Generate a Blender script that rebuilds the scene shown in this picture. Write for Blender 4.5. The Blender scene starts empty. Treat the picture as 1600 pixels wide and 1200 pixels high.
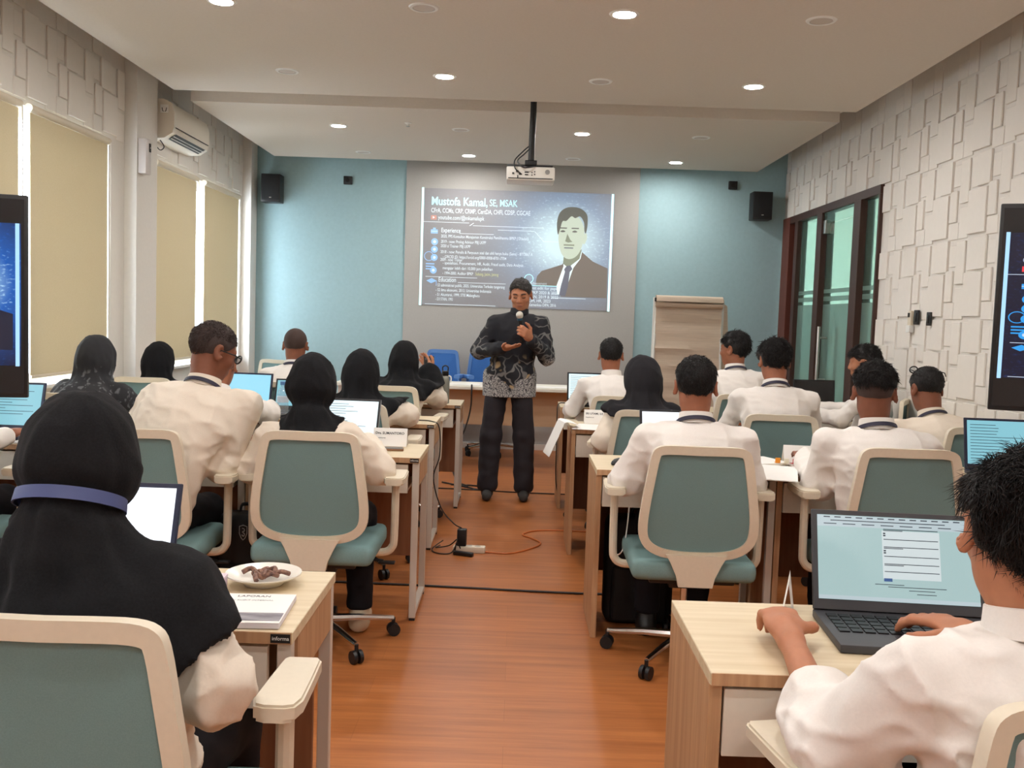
import bpy, bmesh, math, random
import numpy as np
from mathutils import Vector, Matrix, Euler

# ------------------------------------------------------------------ camera
S = bpy.context.scene
C = S.collection
CAM_YAW, CAM_PITCH, CAM_ROLL = math.radians(-0.2), math.radians(4.037), math.radians(-1.9375)
CAM_H, FPX = 1.40, 1500.0
def camera_axes():
    cy, sy = math.cos(CAM_YAW), math.sin(CAM_YAW)
    f = Vector((sy*math.cos(CAM_PITCH), cy*math.cos(CAM_PITCH), -math.sin(CAM_PITCH)))
    r = Vector((cy, -sy, 0)); d = f.cross(r)
    c, s = math.cos(CAM_ROLL), math.sin(CAM_ROLL)
    return c*r + s*d, -s*r + c*d, f
_r, _d, _f = camera_axes()
cam_data = bpy.data.cameras.new('camera'); cam = bpy.data.objects.new('camera', cam_data); C.objects.link(cam)
cam_data.sensor_width = 36.0; cam_data.lens = FPX/1600*36.0; cam_data.clip_start = 0.05; cam_data.clip_end = 200
m = Matrix((_r, -_d, -_f)).transposed().to_4x4(); m.translation = (0, 0, CAM_H); cam.matrix_world = m
S.camera = cam
# ------------------------------------------------------------------ daylight and exposure
W = bpy.data.worlds.new('world'); S.world = W; W.use_nodes = True
bg = W.node_tree.nodes['Background']; bg.inputs[0].default_value = (0.86, 0.93, 1.0, 1); bg.inputs[1].default_value = 13.0
S.view_settings.view_transform = 'Standard'; S.view_settings.look = 'None'; S.view_settings.gamma = 1
S.view_settings.use_curve_mapping = False; S.view_settings.exposure = 0.58
LAMP = 300.0          # emission of a lit downlight disc
LAMPCOL = (1.0, 0.968, 0.93, 1)
try:
    S.cycles.max_bounces = 8; S.cycles.diffuse_bounces = 5; S.cycles.glossy_bounces = 3; S.cycles.transmission_bounces = 6
    S.cycles.transparent_max_bounces = 12; S.cycles.sample_clamp_indirect = 4.0; S.cycles.caustics_reflective = False; S.cycles.caustics_refractive = False
except Exception: pass

# ------------------------------------------------------------------ materials
MATS = {}
def srgb(r, g, b):
    def f(c):
        c /= 255.0
        return c/12.92 if c <= 0.04045 else ((c+0.055)/1.055)**2.4
    return (f(r), f(g), f(b), 1)
def mat(name, col, rough=0.6, metal=0.0, noise=0.0, scale=(20, 20, 20), bump=0.0, emit=None, estr=0.0, trans=0.0, alpha=1.0, spec=0.5, sheen=0.0, detail=4.0, col2=None, coord='Object'):
    if name in MATS: return MATS[name]
    M = bpy.data.materials.new(name); M.use_nodes = True; nt = M.node_tree
    p = nt.nodes['Principled BSDF']
    p.inputs['Base Color'].default_value = col; p.inputs['Roughness'].default_value = rough; p.inputs['Metallic'].default_value = metal
    p.inputs['Specular IOR Level'].default_value = spec
    p.inputs['Transmission Weight'].default_value = trans; p.inputs['Alpha'].default_value = alpha
    if sheen: p.inputs['Sheen Weight'].default_value = sheen
    if emit: p.inputs['Emission Color'].default_value = emit; p.inputs['Emission Strength'].default_value = estr
    if noise or bump:
        tc = nt.nodes.new('ShaderNodeTexCoord'); mp = nt.nodes.new('ShaderNodeMapping'); nz = nt.nodes.new('ShaderNodeTexNoise')
        mp.inputs['Scale'].default_value = scale; nz.inputs['Scale'].default_value = 1.0; nz.inputs['Detail'].default_value = detail
        nt.links.new(tc.outputs[coord], mp.inputs[0]); nt.links.new(mp.outputs[0], nz.inputs['Vector'])
        if noise:
            rp = nt.nodes.new('ShaderNodeValToRGB')
            a = col2 or tuple(c*(1-noise) for c in col[:3])+(1,)
            b = col if col2 else tuple(min(1, c*(1+noise)) for c in col[:3])+(1,)
            rp.color_ramp.elements[0].color = a; rp.color_ramp.elements[1].color = b
            rp.color_ramp.elements[0].position = 0.3; rp.color_ramp.elements[1].position = 0.7
            nt.links.new(nz.outputs[0], rp.inputs[0]); nt.links.new(rp.outputs[0], p.inputs['Base Color'])
        if bump:
            bp = nt.nodes.new('ShaderNodeBump'); bp.inputs['Strength'].default_value = bump; bp.inputs['Distance'].default_value = 0.01
            nt.links.new(nz.outputs[0], bp.inputs['Height']); nt.links.new(bp.outputs[0], p.inputs['Normal'])
    MATS[name] = M
    return M
def emission(name, col, s):
    return mat(name, (0, 0, 0, 1), rough=0.5, emit=col, estr=s, spec=0.1)

floor_m = mat('floor_wood', srgb(186, 106, 60), rough=0.38, noise=0.2, scale=(1.6, 42, 1), bump=0.05, detail=6, col2=srgb(160, 84, 42), coord='Generated')
def wood_floor():
    M = floor_m; nt = M.node_tree; nt.nodes.clear()
    out = nt.nodes.new('ShaderNodeOutputMaterial'); p = nt.nodes.new('ShaderNodeBsdfPrincipled'); nt.links.new(p.outputs[0], out.inputs[0])
    tc = nt.nodes.new('ShaderNodeTexCoord')
    def nz(sc, det, rough=0.6):
        mp = nt.nodes.new('ShaderNodeMapping'); mp.inputs['Scale'].default_value = sc
        n = nt.nodes.new('ShaderNodeTexNoise'); n.inputs['Scale'].default_value = 1; n.inputs['Detail'].default_value = det; n.inputs['Roughness'].default_value = rough
        nt.links.new(tc.outputs['Object'], mp.inputs[0]); nt.links.new(mp.outputs[0], n.inputs['Vector']); return n
    a = nz((1.3, 26, 1), 8, 0.7); b = nz((0.5, 2.2, 1), 3)
    br = nt.nodes.new('ShaderNodeTexBrick'); br.offset = 0.4
    br.inputs['Scale'].default_value = 1; br.inputs['Brick Width'].default_value = 1.25; br.inputs['Row Height'].default_value = 0.19
    br.inputs['Mortar Size'].default_value = 0.0012; br.inputs['Mortar Smooth'].default_value = 0.6
    br.inputs['Color1'].default_value = (1, 1, 1, 1); br.inputs['Color2'].default_value = (0.86, 0.84, 0.82, 1); br.inputs['Mortar'].default_value = (0.68, 0.62, 0.58, 1)
    nt.links.new(tc.outputs['Object'], br.inputs['Vector'])
    r = nt.nodes.new('ShaderNodeValToRGB'); e = r.color_ramp.elements
    e[0].position = 0.3; e[0].color = srgb(150, 86, 44); e[1].position = 0.66; e[1].color = srgb(186, 116, 64)
    nt.links.new(a.outputs[0], r.inputs[0])
    mx = nt.nodes.new('ShaderNodeMixRGB'); mx.blend_type = 'MULTIPLY'; mx.inputs[0].default_value = 0.75
    nt.links.new(r.outputs[0], mx.inputs[1]); nt.links.new(br.outputs[0], mx.inputs[2])
    mx2 = nt.nodes.new('ShaderNodeMixRGB'); mx2.blend_type = 'OVERLAY'; mx2.inputs[0].default_value = 0.25
    nt.links.new(mx.outputs[0], mx2.inputs[1]); nt.links.new(b.outputs[0], mx2.inputs[2])
    nt.links.new(mx2.outputs[0], p.inputs['Base Color'])
    p.inputs['Roughness'].default_value = 0.36; p.inputs['Specular IOR Level'].default_value = 0.42
    bp = nt.nodes.new('ShaderNodeBump'); bp.inputs['Strength'].default_value = 0.08; bp.inputs['Distance'].default_value = 0.004
    nt.links.new(a.outputs[0], bp.inputs['Height']); nt.links.new(bp.outputs[0], p.inputs['Normal'])
wood_floor()
M_ceil = mat('ceiling_paint', srgb(208, 199, 187), rough=0.9, noise=0.02, scale=(60, 60, 60))
M_blue = mat('wall_blue_paint', srgb(156, 186, 192), rough=0.75, noise=0.03, scale=(30, 30, 30), bump=0.03)
M_grey = mat('wall_grey_paint', srgb(172, 170, 166), rough=0.85, noise=0.02, scale=(60, 60, 60))
M_white = mat('wall_white_paint', srgb(226, 222, 216), rough=0.8, noise=0.015, scale=(40, 40, 40))
M_tile = mat('relief_panel_white', srgb(232, 227, 220), rough=0.6, noise=0.01, scale=(30, 30, 30))
M_trim = mat('trim_white', srgb(232, 232, 228), rough=0.5)
M_blind = None
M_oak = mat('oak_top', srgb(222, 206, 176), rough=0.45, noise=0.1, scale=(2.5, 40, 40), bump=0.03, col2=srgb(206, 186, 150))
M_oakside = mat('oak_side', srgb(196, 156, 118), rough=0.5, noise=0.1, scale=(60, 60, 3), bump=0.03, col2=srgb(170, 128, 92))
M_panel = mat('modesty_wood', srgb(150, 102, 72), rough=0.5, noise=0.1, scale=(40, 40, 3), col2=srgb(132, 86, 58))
M_drawer = mat('drawer_white', srgb(222, 214, 200), rough=0.5, noise=0.02, scale=(50, 50, 50))
M_leg = mat('leg_grey_white', srgb(206, 196, 184), rough=0.4)
M_black = mat('black_plastic', srgb(22, 22, 24), rough=0.45)
M_dark = mat('dark_gap', srgb(30, 24, 20), rough=0.8)
M_cream = mat('cream_plastic', srgb(220, 209, 188), rough=0.45, noise=0.02, scale=(80, 80, 80))
M_teal = mat('teal_fabric', srgb(120, 150, 150), rough=0.9, noise=0.06, scale=(300, 300, 300), bump=0.05, spec=0.2)
M_tealmesh = mat('teal_mesh_fabric', srgb(116, 143, 143), rough=0.85, noise=0.06, scale=(400, 400, 400), bump=0.05, spec=0.2)
M_bluefab = mat('blue_fabric', srgb(62, 110, 178), rough=0.85, noise=0.05, scale=(200, 200, 200), spec=0.2)
M_chrome = mat('chrome', (0.75, 0.74, 0.72, 1), rough=0.18, metal=1.0)
M_paper = mat('paper', srgb(240, 238, 234), rough=0.8)
M_screenoff = mat('dark_screen', srgb(26, 24, 26), rough=0.25)
M_lapgrey = mat('laptop_grey', srgb(62, 62, 66), rough=0.5)
M_lapsilver = mat('laptop_silver', srgb(150, 152, 156), rough=0.35, metal=0.6)
M_navy = mat('laptop_navy', srgb(34, 40, 66), rough=0.4)
M_brown = mat('door_brown', srgb(66, 40, 32), rough=0.5, noise=0.12, scale=(40, 40, 3))
M_red = mat('door_frame_red', srgb(96, 48, 36), rough=0.5, noise=0.12, scale=(40, 40, 3))
M_steel = mat('brushed_steel', (0.62, 0.60, 0.57, 1), rough=0.28, metal=1.0)
M_ltext = mat('print_dark', srgb(40, 42, 48), rough=0.8)
M_flip = mat('flip_paper', srgb(206, 188, 168), rough=0.85, noise=0.06, scale=(4, 4, 60), bump=0.25)
def blind_mat():
    M = bpy.data.materials.new('blind_fabric'); M.use_nodes = True; nt = M.node_tree; nt.nodes.clear()
    out = nt.nodes.new('ShaderNodeOutputMaterial'); mix = nt.nodes.new('ShaderNodeMixShader'); d = nt.nodes.new('ShaderNodeBsdfDiffuse'); t = nt.nodes.new('ShaderNodeBsdfTranslucent')
    tc = nt.nodes.new('ShaderNodeTexCoord'); n = nt.nodes.new('ShaderNodeTexNoise'); n.inputs['Scale'].default_value = 220; r = nt.nodes.new('ShaderNodeValToRGB')
    r.color_ramp.elements[0].color = srgb(204, 190, 160); r.color_ramp.elements[1].color = srgb(222, 210, 182)
    nt.links.new(tc.outputs['Object'], n.inputs['Vector']); nt.links.new(n.outputs[0], r.inputs[0])
    nt.links.new(r.outputs[0], d.inputs[0]); t.inputs[0].default_value = (0.36, 0.315, 0.235, 1)
    mix.inputs[0].default_value = 0.30
    nt.links.new(d.outputs[0], mix.inputs[1]); nt.links.new(t.outputs[0], mix.inputs[2]); nt.links.new(mix.outputs[0], out.inputs[0])
    return M
M_blind = blind_mat()
def glass_mat(name, tint, transp, rough=0.05, diff=(0.5, 0.5, 0.5, 1), diffw=0.3):
    M = bpy.data.materials.new(name); M.use_nodes = True; nt = M.node_tree; nt.nodes.clear()
    out = nt.nodes.new('ShaderNodeOutputMaterial'); tr = nt.nodes.new('ShaderNodeBsdfTransparent'); tr.inputs[0].default_value = tint
    gl = nt.nodes.new('ShaderNodeBsdfGlossy'); gl.inputs['Roughness'].default_value = rough; gl.inputs[0].default_value = (0.9, 0.95, 0.93, 1)
    df = nt.nodes.new('ShaderNodeBsdfDiffuse'); df.inputs[0].default_value = diff
    m1 = nt.nodes.new('ShaderNodeMixShader'); m1.inputs[0].default_value = diffw
    lw = nt.nodes.new('ShaderNodeLayerWeight'); lw.inputs[0].default_value = .5; pw = nt.nodes.new('ShaderNodeMath'); pw.operation = 'POWER'; pw.inputs[1].default_value = 4; fr = nt.nodes.new('ShaderNodeMath'); fr.operation = 'MULTIPLY_ADD'; fr.inputs[1].default_value = .6; fr.inputs[2].default_value = .04
    nt.links.new(lw.outputs['Facing'], pw.inputs[0]); nt.links.new(pw.outputs[0], fr.inputs[0])
    m2 = nt.nodes.new('ShaderNodeMixShader')
    nt.links.new(tr.outputs[0], m1.inputs[1]); nt.links.new(df.outputs[0], m1.inputs[2])
    nt.links.new(fr.outputs[0], m2.inputs[0]); nt.links.new(m1.outputs[0], m2.inputs[1]); nt.links.new(gl.outputs[0], m2.inputs[2])
    nt.links.new(m2.outputs[0], out.inputs[0]); return M
M_glassdoor = glass_mat('door_glass_green', (0.62, 0.78, 0.70, 1), 1, 0.04, srgb(120, 150, 140), 0.25)
M_frost = glass_mat('door_glass_frosted', (0.42, 0.58, 0.52, 1), 1, 0.3, srgb(128, 158, 148), 0.62)
M_winglass = glass_mat('window_glass', (0.95, 0.97, 0.98, 1), 1, 0.02, (1, 1, 1, 1), 0.0)
M_bottle = glass_mat('clear_plastic', (0.86, 0.90, 0.93, 1), 1, 0.05, (0.8, 0.85, 0.9, 1), 0.15)

# ------------------------------------------------------------------ mesh helpers
def R4(rx=0, ry=0, rz=0): return Euler((rx, ry, rz)).to_matrix().to_4x4()
class MB:
    """collects shapes and links them as one mesh object"""
    def __init__(s): s.bm = bmesh.new()
    def _merge(s, b, M=None):
        if M is not None: bmesh.ops.transform(b, matrix=M, verts=b.verts)
        me = bpy.data.meshes.new('tmp'); b.to_mesh(me); b.free(); s.bm.from_mesh(me); bpy.data.meshes.remove(me); return s
    def box(s, c, d, bev=0.0, M=None, seg=2):
        b = bmesh.new(); bmesh.ops.create_cube(b, size=1)
        bmesh.ops.scale(b, vec=d, verts=b.verts)
        if bev > 0: bmesh.ops.bevel(b, geom=list(b.edges), offset=min(bev, min(d)*0.49), segments=seg, affect='EDGES', profile=0.6)
        bmesh.ops.translate(b, vec=c, verts=b.verts)
        return s._merge(b, M)
    def cyl(s, a, b_, r, r2=None, n=16, cap=True):
        a = Vector(a); b_ = Vector(b_); v = b_-a; b = bmesh.new()
        bmesh.ops.create_cone(b, cap_ends=cap, segments=n, radius1=r, radius2=r if r2 is None else r2, depth=v.length)
        q = Vector((0, 0, 1)).rotation_difference(v.normalized()).to_matrix().to_4x4(); q.translation = (a+b_)/2
        return s._merge(b, q)
    def sph(s, c, r, n=16, sc=(1, 1, 1), M=None):
        b = bmesh.new(); bmesh.ops.create_uvsphere(b, u_segments=n, v_segments=max(6, n//2), radius=r)
        bmesh.ops.scale(b, vec=sc, verts=b.verts); bmesh.ops.translate(b, vec=c, verts=b.verts); return s._merge(b, M)
    def poly(s, vs, fs):
        b = bmesh.new(); V = [b.verts.new(v) for v in vs]
        for f in fs:
            try: b.faces.new([V[i] for i in f])
            except ValueError: pass
        bmesh.ops.recalc_face_normals(b, faces=b.faces); return s._merge(b)
    def prism(s, pts, a, b_, M=None, axis='z'):
        n = len(pts); put = {'z': lambda p, h: (p[0], p[1], h), 'y': lambda p, h: (p[0], h, p[1]), 'x': lambda p, h: (h, p[0], p[1])}[axis]
        vs = [put(p, a) for p in pts]+[put(p, b_) for p in pts]
        fs = [list(range(n))[::-1], [i+n for i in range(n)]]+[[i, (i+1) % n, (i+1) % n+n, i+n] for i in range(n)]
        b = bmesh.new(); V = [b.verts.new(v) for v in vs]
        for f in fs: b.faces.new([V[i] for i in f])
        bmesh.ops.recalc_face_normals(b, faces=b.faces); return s._merge(b, M)
    def tube(s, pts, r, n=8, closed=False, rad=None, smooth=0):
        pts = [Vector(p) for p in pts]
        if smooth: pts = catmull(pts, smooth, closed)
        N = len(pts); rings = []; b = bmesh.new(); up = None
        for i, p in enumerate(pts):
            if closed: t = pts[(i+1) % N]-pts[i-1]
            else: t = pts[min(i+1, N-1)]-pts[max(i-1, 0)]
            t.normalize()
            if up is None: up = t.orthogonal()
            up = (up - t*up.dot(t)).normalized(); sd = t.cross(up); rr = rad[i] if rad else r
            rings.append([b.verts.new(p+rr*(math.cos(2*math.pi*k/n)*up+math.sin(2*math.pi*k/n)*sd)) for k in range(n)])
        for i in range(N if closed else N-1):
            A, B = rings[i], rings[(i+1) % N]
            for k in range(n): b.faces.new((A[k], A[(k+1) % n], B[(k+1) % n], B[k]))
        if not closed: b.faces.new(rings[0][::-1]); b.faces.new(rings[-1])
        bmesh.ops.recalc_face_normals(b, faces=b.faces); return s._merge(b)
    def lathe(s, prof, c=(0, 0, 0), n=24, M=None):
        b = bmesh.new(); rings = []
        for r, z in prof:
            rings.append([b.verts.new((c[0]+max(r, 1e-4)*math.cos(2*math.pi*k/n), c[1]+max(r, 1e-4)*math.sin(2*math.pi*k/n), c[2]+z)) for k in range(n)])
        for i in range(len(rings)-1):
            for k in range(n): b.faces.new((rings[i][k], rings[i][(k+1) % n], rings[i+1][(k+1) % n], rings[i+1][k]))
        b.faces.new(rings[0][::-1]); b.faces.new(rings[-1])
        bmesh.ops.recalc_face_normals(b, faces=b.faces); return s._merge(b, M)
    def build(s, name, material, parent=None, smooth=True, M=None):
        me = bpy.data.meshes.new(name)
        if M is not None: bmesh.ops.transform(s.bm, matrix=M, verts=s.bm.verts)
        s.bm.to_mesh(me); s.bm.free()
        me.materials.append(material)
        if smooth:
            me.polygons.foreach_set('use_smooth', [True]*len(me.polygons)); me.set_sharp_from_angle(angle=math.radians(35))
        o = bpy.data.objects.new(name, me); C.objects.link(o)
        if parent is not None: o.parent = parent
        return o
def catmull(P, k, closed=False):
    out = []; N = len(P)
    for i in range(N if closed else N-1):
        p0 = P[i-1] if (closed or i > 0) else P[0]; p1 = P[i]; p2 = P[(i+1) % N]; p3 = P[(i+2) % N] if (closed or i+2 < N) else P[-1]
        for j in range(k):
            t = j/k
            out.append(0.5*((2*p1)+(p2-p0)*t+(2*p0-5*p1+4*p2-p3)*t*t+(3*p1-p0-3*p2+p3)*t**3))
    if not closed: out.append(P[-1])
    return out
def tag(o, label=None, cat=None, group=None, kind=None):
    if label: o['label'] = label
    if cat: o['category'] = cat
    if group: o['group'] = group
    if kind: o['kind'] = kind
    return o
def thing(name, label, cat, loc=(0, 0, 0), rz=0.0, group=None):
    o = bpy.data.objects.new(name, None); C.objects.link(o); o.empty_display_size = 0.1
    o.location = loc; o.rotation_euler = (0, 0, rz); return tag(o, label, cat, group)
def dup(o, parent=None):
    c = o.copy(); C.objects.link(c); c.parent = parent
    for ch in list(o.children): dup(ch, c)
    return c
def place(proto, used, loc, rz, label, group=None):
    o = dup(proto) if used[0] else proto
    used[0] = True; o.location = loc; o.rotation_euler = (0, 0, rz); o['label'] = label
    if group: o['group'] = group
    return o
def text_mesh(txt, size, name, material, parent, M, extrude=0.0005, align='LEFT', bold=0.0, width=None):
    cu = bpy.data.curves.new('txt', 'FONT'); cu.body = txt; cu.size = size; cu.extrude = extrude; cu.align_x = align; cu.offset = bold; cu.resolution_u = 3
    t = bpy.data.objects.new('txt', cu); C.objects.link(t); dg = bpy.context.evaluated_depsgraph_get()
    me = bpy.data.meshes.new_from_object(t.evaluated_get(dg)); bpy.data.objects.remove(t); bpy.data.curves.remove(cu)
    if width and len(me.vertices):
        xs = [v.co.x for v in me.vertices]; k = width/max(1e-6, max(xs)-min(xs)); me.transform(Matrix.Diagonal((k, 1, 1, 1)))
    me.transform(M); me.materials.clear(); me.materials.append(material); me.name = name
    o = bpy.data.objects.new(name, me); C.objects.link(o); o.parent = parent; return o
FRONT = R4(math.pi/2, 0, 0)     # text/graphics in the xz plane, read from -y

# ------------------------------------------------------------------ the room
XL, XR, YB, YR, ZC, ZT = -2.84, 2.74, 10.09, -3.2, 2.95, 3.25
def struct(o): o['kind'] = 'structure'; return o
fl = struct(MB().box((0, (YB+YR)/2, -0.05), (XR-XL+0.4, YB-YR+0.4, 0.1)).build('floor', floor_m, smooth=False))
ce = struct(MB().box((0, (YB+YR)/2, ZT+0.05), (XR-XL+0.4, YB-YR+0.4, 0.1)).build('ceiling', M_ceil, smooth=False))
PX0, PX1 = -2.54, 2.39
for y0, y1 in ((YR+0.3, 7.06), (7.42, 9.93)):
    MB().box(((PX0+PX1)/2, (y0+y1)/2, ZC+0.08), (PX1-PX0, y1-y0, 0.16)).build('ceiling_panel', M_ceil, ce, smooth=False)
MB().box(((PX0+PX1)/2, 7.24, ZC+0.14), (PX1-PX0-0.3, 0.4, 0.04)).build('slot_board', M_ceil, ce, smooth=False)
wb = struct(MB().box(((XL+XR)/2, YB+0.06, ZT/2), (XR-XL+0.3, 0.12, ZT)).build('wall_back', M_blue, smooth=False))
MB().box((0.01, YB-0.012, (2.99+0.06)/2), (2.42, 0.024, 2.99-0.06), 0.004).build('grey_panel', M_grey, wb, smooth=False)
struct(MB().box(((XL+XR)/2, YB-0.03, 0.03), (XR-XL, 0.02, 0.06)).build('baseboard_back', M_trim, smooth=False))
struct(MB().box(((XL+XR)/2, YR-0.06, ZT/2), (XR-XL+0.3, 0.12, ZT)).build('wall_rear', M_white, smooth=False))
# left wall with window openings
WIN = [(-1.9, 0.9), (1.5, 3.95), (4.35, 6.66), (7.33, 9.78)]
ZS, ZH = 0.90, 2.50
mb = MB(); TH = 0.16; xc = XL-TH/2
edges = [YR-0.1]
for a, b in WIN: edges += [a, b]
edges.append(YB+0.12)
for i in range(0, len(edges), 2):
    mb.box((xc, (edges[i]+edges[i+1])/2, ZT/2), (TH, edges[i+1]-edges[i], ZT))
for a, b in WIN:
    mb.box((xc, (a+b)/2, ZS/2), (TH, b-a, ZS)); mb.box((xc, (a+b)/2, (ZH+ZT)/2), (TH, b-a, ZT-ZH))
wl = struct(mb.build('wall_left', M_white, smooth=False))
for y0, y1 in ((6.92, 7.31), (9.86, 10.08), (4.0, 4.3)):
    MB().box((XL+0.045, (y0+y1)/2, ZT/2), (0.09, y1-y0, ZT), 0.004).build('pilaster', M_white, wl, smooth=False)
BL = [(4.45, 5.41), (5.51, 6.57), (7.42, 8.37), (8.56, 9.62), (1.6, 2.65), (2.75, 3.85), (-1.8, -0.55), (-0.45, 0.8)]
for n, (a, b) in enumerate(WIN):
    w = MB()
    for z in (ZS+0.03, ZH-0.03): w.box((XL-0.09, (a+b)/2, z), (0.06, b-a, 0.06))
    mid = [(p[1]+q[0])/2 for p, q in zip(BL, BL[1:]) if a < p[0] and q[1] < b and q[0] > p[1]]
    for y in [a+0.02, b-0.02]+mid: w.box((XL-0.09, y, (ZS+ZH)/2), (0.06, 0.06, ZH-ZS-0.12))
    wo = struct(w.build('window_%d' % (n+1), M_trim, smooth=False))
    ys = [a+0.04]+mid+[b-0.04]
    for p, q in zip(ys, ys[1:]):
        MB().box((XL-0.10, (p+q)/2, (ZS+ZH)/2), (0.006, q-p-0.06, ZH-ZS-0.12)).build('pane', M_winglass, wo, smooth=False)
    MB().box((XL-0.02, (a+b)/2, ZS-0.012), (0.14, b-a-0.02, 0.024), 0.004).build('window_sill', M_trim, wo)
where = ['left of the tall wall screen', 'between the left wall screen and the pilaster', 'next to the pilaster under the air conditioner', 'nearest the blue front wall']
for k, (a, b) in enumerate(BL):
    if k >= 4 and b < 1.0: pass
    t = thing('roller_blind', None, 'blind', (XL+0.035, (a+b)/2, 0))
    lab = {0: 'beige roller blind on the left wall cut by the photo edge', 1: 'beige roller blind just before the white pilaster', 2: 'beige roller blind below the air conditioner', 3: 'beige roller blind nearest the blue front wall', 4: 'beige roller blind on the left wall beside the back row', 5: 'beige roller blind on the left wall beside the hanging screen', 6: 'beige roller blind farthest back on the left wall', 7: 'beige roller blind on the left wall behind the camera'}[k]
    tag(t, lab, 'blind', 'roller blinds on the left windows')
    MB().box((0, 0, (2.46+0.965)/2), (0.004, b-a-0.03, 2.46-0.965)).build('fabric', M_blind, t, smooth=False)
    MB().cyl((0, -(b-a)/2, 2.485), (0, (b-a)/2, 2.485), 0.024).build('roller_tube', M_cream, t)
    MB().box((0.003, 0, 0.955), (0.012, b-a-0.03, 0.02), 0.004).build('bottom_bar', M_cream, t)
    MB().tube([(0.022, (b-a)/2-0.01, 2.48), (0.024, (b-a)/2-0.012, 1.9), (0.022, (b-a)/2-0.014, 1.25), (0.02, (b-a)/2-0.006, 1.24), (0.02, (b-a)/2-0.004, 2.48)], 0.003, 6).build('pull_cord', M_trim, t)

# relief panels: rectangles (u, v, du, dv, height) of one half-metre panel
REL = [(0.00, 0.00, 0.13, 0.20, 0.006), (0.13, 0.02, 0.23, 0.27, 0.017), (0.36, 0.00, 0.14, 0.11, 0.007), (0.37, 0.11, 0.10, 0.20, 0.013),
       (0.00, 0.22, 0.12, 0.27, 0.012), (0.14, 0.30, 0.09, 0.19, 0.005), (0.23, 0.30, 0.16, 0.20, 0.016), (0.40, 0.33, 0.10, 0.14, 0.008)]
tile_meshes = {}
def relief(wall, x, sgn, y0, y1, z0, z1, skip, limit, key):
    """raised rectangles on a wall plane x=const; the biggest in view are parts, the rest one 'stuff' part"""
    items = []
    ny = int(math.ceil((y1-y0)/0.5)); nz = int(math.ceil((z1-z0)/0.5))
    for i in range(ny):
        for j in range(nz):
            for q, (u, v, du, dv, h) in enumerate(REL):
                a, b = y1-i*0.5-u-du, y1-i*0.5-u; c, d = z0+j*0.5+v, z0+j*0.5+v+dv
                if a < y0 or d > z1 or any(a < s[1] and b > s[0] and c < s[3] and d > s[2] for s in skip): continue
                items.append((q, (a+b)/2, (c+d)/2, du, dv, h))
    def score(it): return -1 if it[1] > 2.3 and it[2] > 0.7 else 1
    items.sort(key=lambda it: (score(it), it[1]))
    rest = MB(); n = 0
    for k, (q, y, z, du, dv, h) in enumerate(items):
        if k < limit:
            me = tile_meshes.get((key, q))
            if me is None:
                o = MB().box((sgn*h/2, 0, 0), (h, du-0.004, dv-0.004), 0.003, seg=1).build('relief_tile', M_tile, wall, smooth=False)
                tile_meshes[(key, q)] = o.data
            else:
                o = bpy.data.objects.new('relief_tile', me); C.objects.link(o); o.parent = wall
            o.location = (x, y, z)
        else: rest.box((x+sgn*h/2, y, z), (h, du-0.004, dv-0.004)); n += 1
    if n: rest.build('relief_tiles_beyond', M_tile, wall, smooth=False)['kind'] = 'stuff'
    else: rest.bm.free()
for y0, y1 in ((4.32, 6.9), (7.33, 9.84), (1.3, 3.98)):
    relief(wl, XL, 1, y0, y1, 2.53, 3.22, [], 110, 'L')
# right wall with the glass front
DY0, DY1, DZ = 7.36, 10.03, 2.49
xr = XR+0.08
mb = MB()
mb.box((xr, (YR-0.1+DY0)/2, ZT/2), (0.16, DY0-YR+0.1, ZT)); mb.box((xr, (DY1+YB+0.12)/2, ZT/2), (0.16, YB+0.12-DY1, ZT)); mb.box((xr, (DY0+DY1)/2, (DZ+ZT)/2), (0.16, DY1-DY0, ZT-DZ))
wr = struct(mb.build('wall_right', M_white, smooth=False))
relief(wr, XR, -1, 0.6, 10.07, -0.03, 3.2, [(DY0-0.001, DY1+0.01, -1, DZ)], 300, 'R')
# corridor beyond the glass
co = struct(MB().box((XR+1.75, 8.6, 1.6), (0.1, 6.0, 3.2)).build('wall_corridor', M_white, smooth=False))
struct(MB().box((XR+0.95, 8.6, -0.05), (1.6, 6.0, 0.1)).build('floor_corridor', M_grey, smooth=False))
struct(MB().box((XR+0.95, 8.6, 3.2), (1.6, 6.0, 0.1)).build('ceiling_corridor', M_ceil, smooth=False))
for n, y in enumerate((5.6, 11.6)):
    struct(MB().box((XR+0.95, y, 1.6), (1.6, 0.1, 3.2)).build('wall_corridor_end_%d' % (n+1), M_white, smooth=False))
# glass front: frame posts, panes, door leaf
g = struct(bpy.data.objects.new('door_1', None)); C.objects.link(g)
def gbox(name, y0, y1, z0, z1, mm, x=XR+0.02, t=0.10, bev=0.004): return MB().box((x, (y0+y1)/2, (z0+z1)/2), (t, y1-y0, z1-z0), bev).build(name, mm, g, smooth=False)
gbox('frame_post', 9.78, 10.03, 0, DZ, M_red); gbox('frame_head', DY0, 9.78, DZ-0.07, DZ, M_brown)
gbox('frame_post', 9.50, 9.60, 0, DZ-0.07, M_brown); gbox('frame_post', 8.72, 8.86, 0, DZ-0.07, M_brown, t=0.12); gbox('frame_post', 7.74, 7.90, 0, DZ-0.07, M_brown, t=0.12); gbox('frame_post', DY0, DY0+0.03, 0, DZ-0.07, M_brown)
gbox('wood_infill', 9.60, 9.78, 0, DZ-0.07, M_brown, x=XR+0.05, t=0.04)
gbox('door_rail', 7.90, 8.72, DZ-0.17, DZ-0.07, M_glassdoor, x=XR+0.0, t=0.03)
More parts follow.
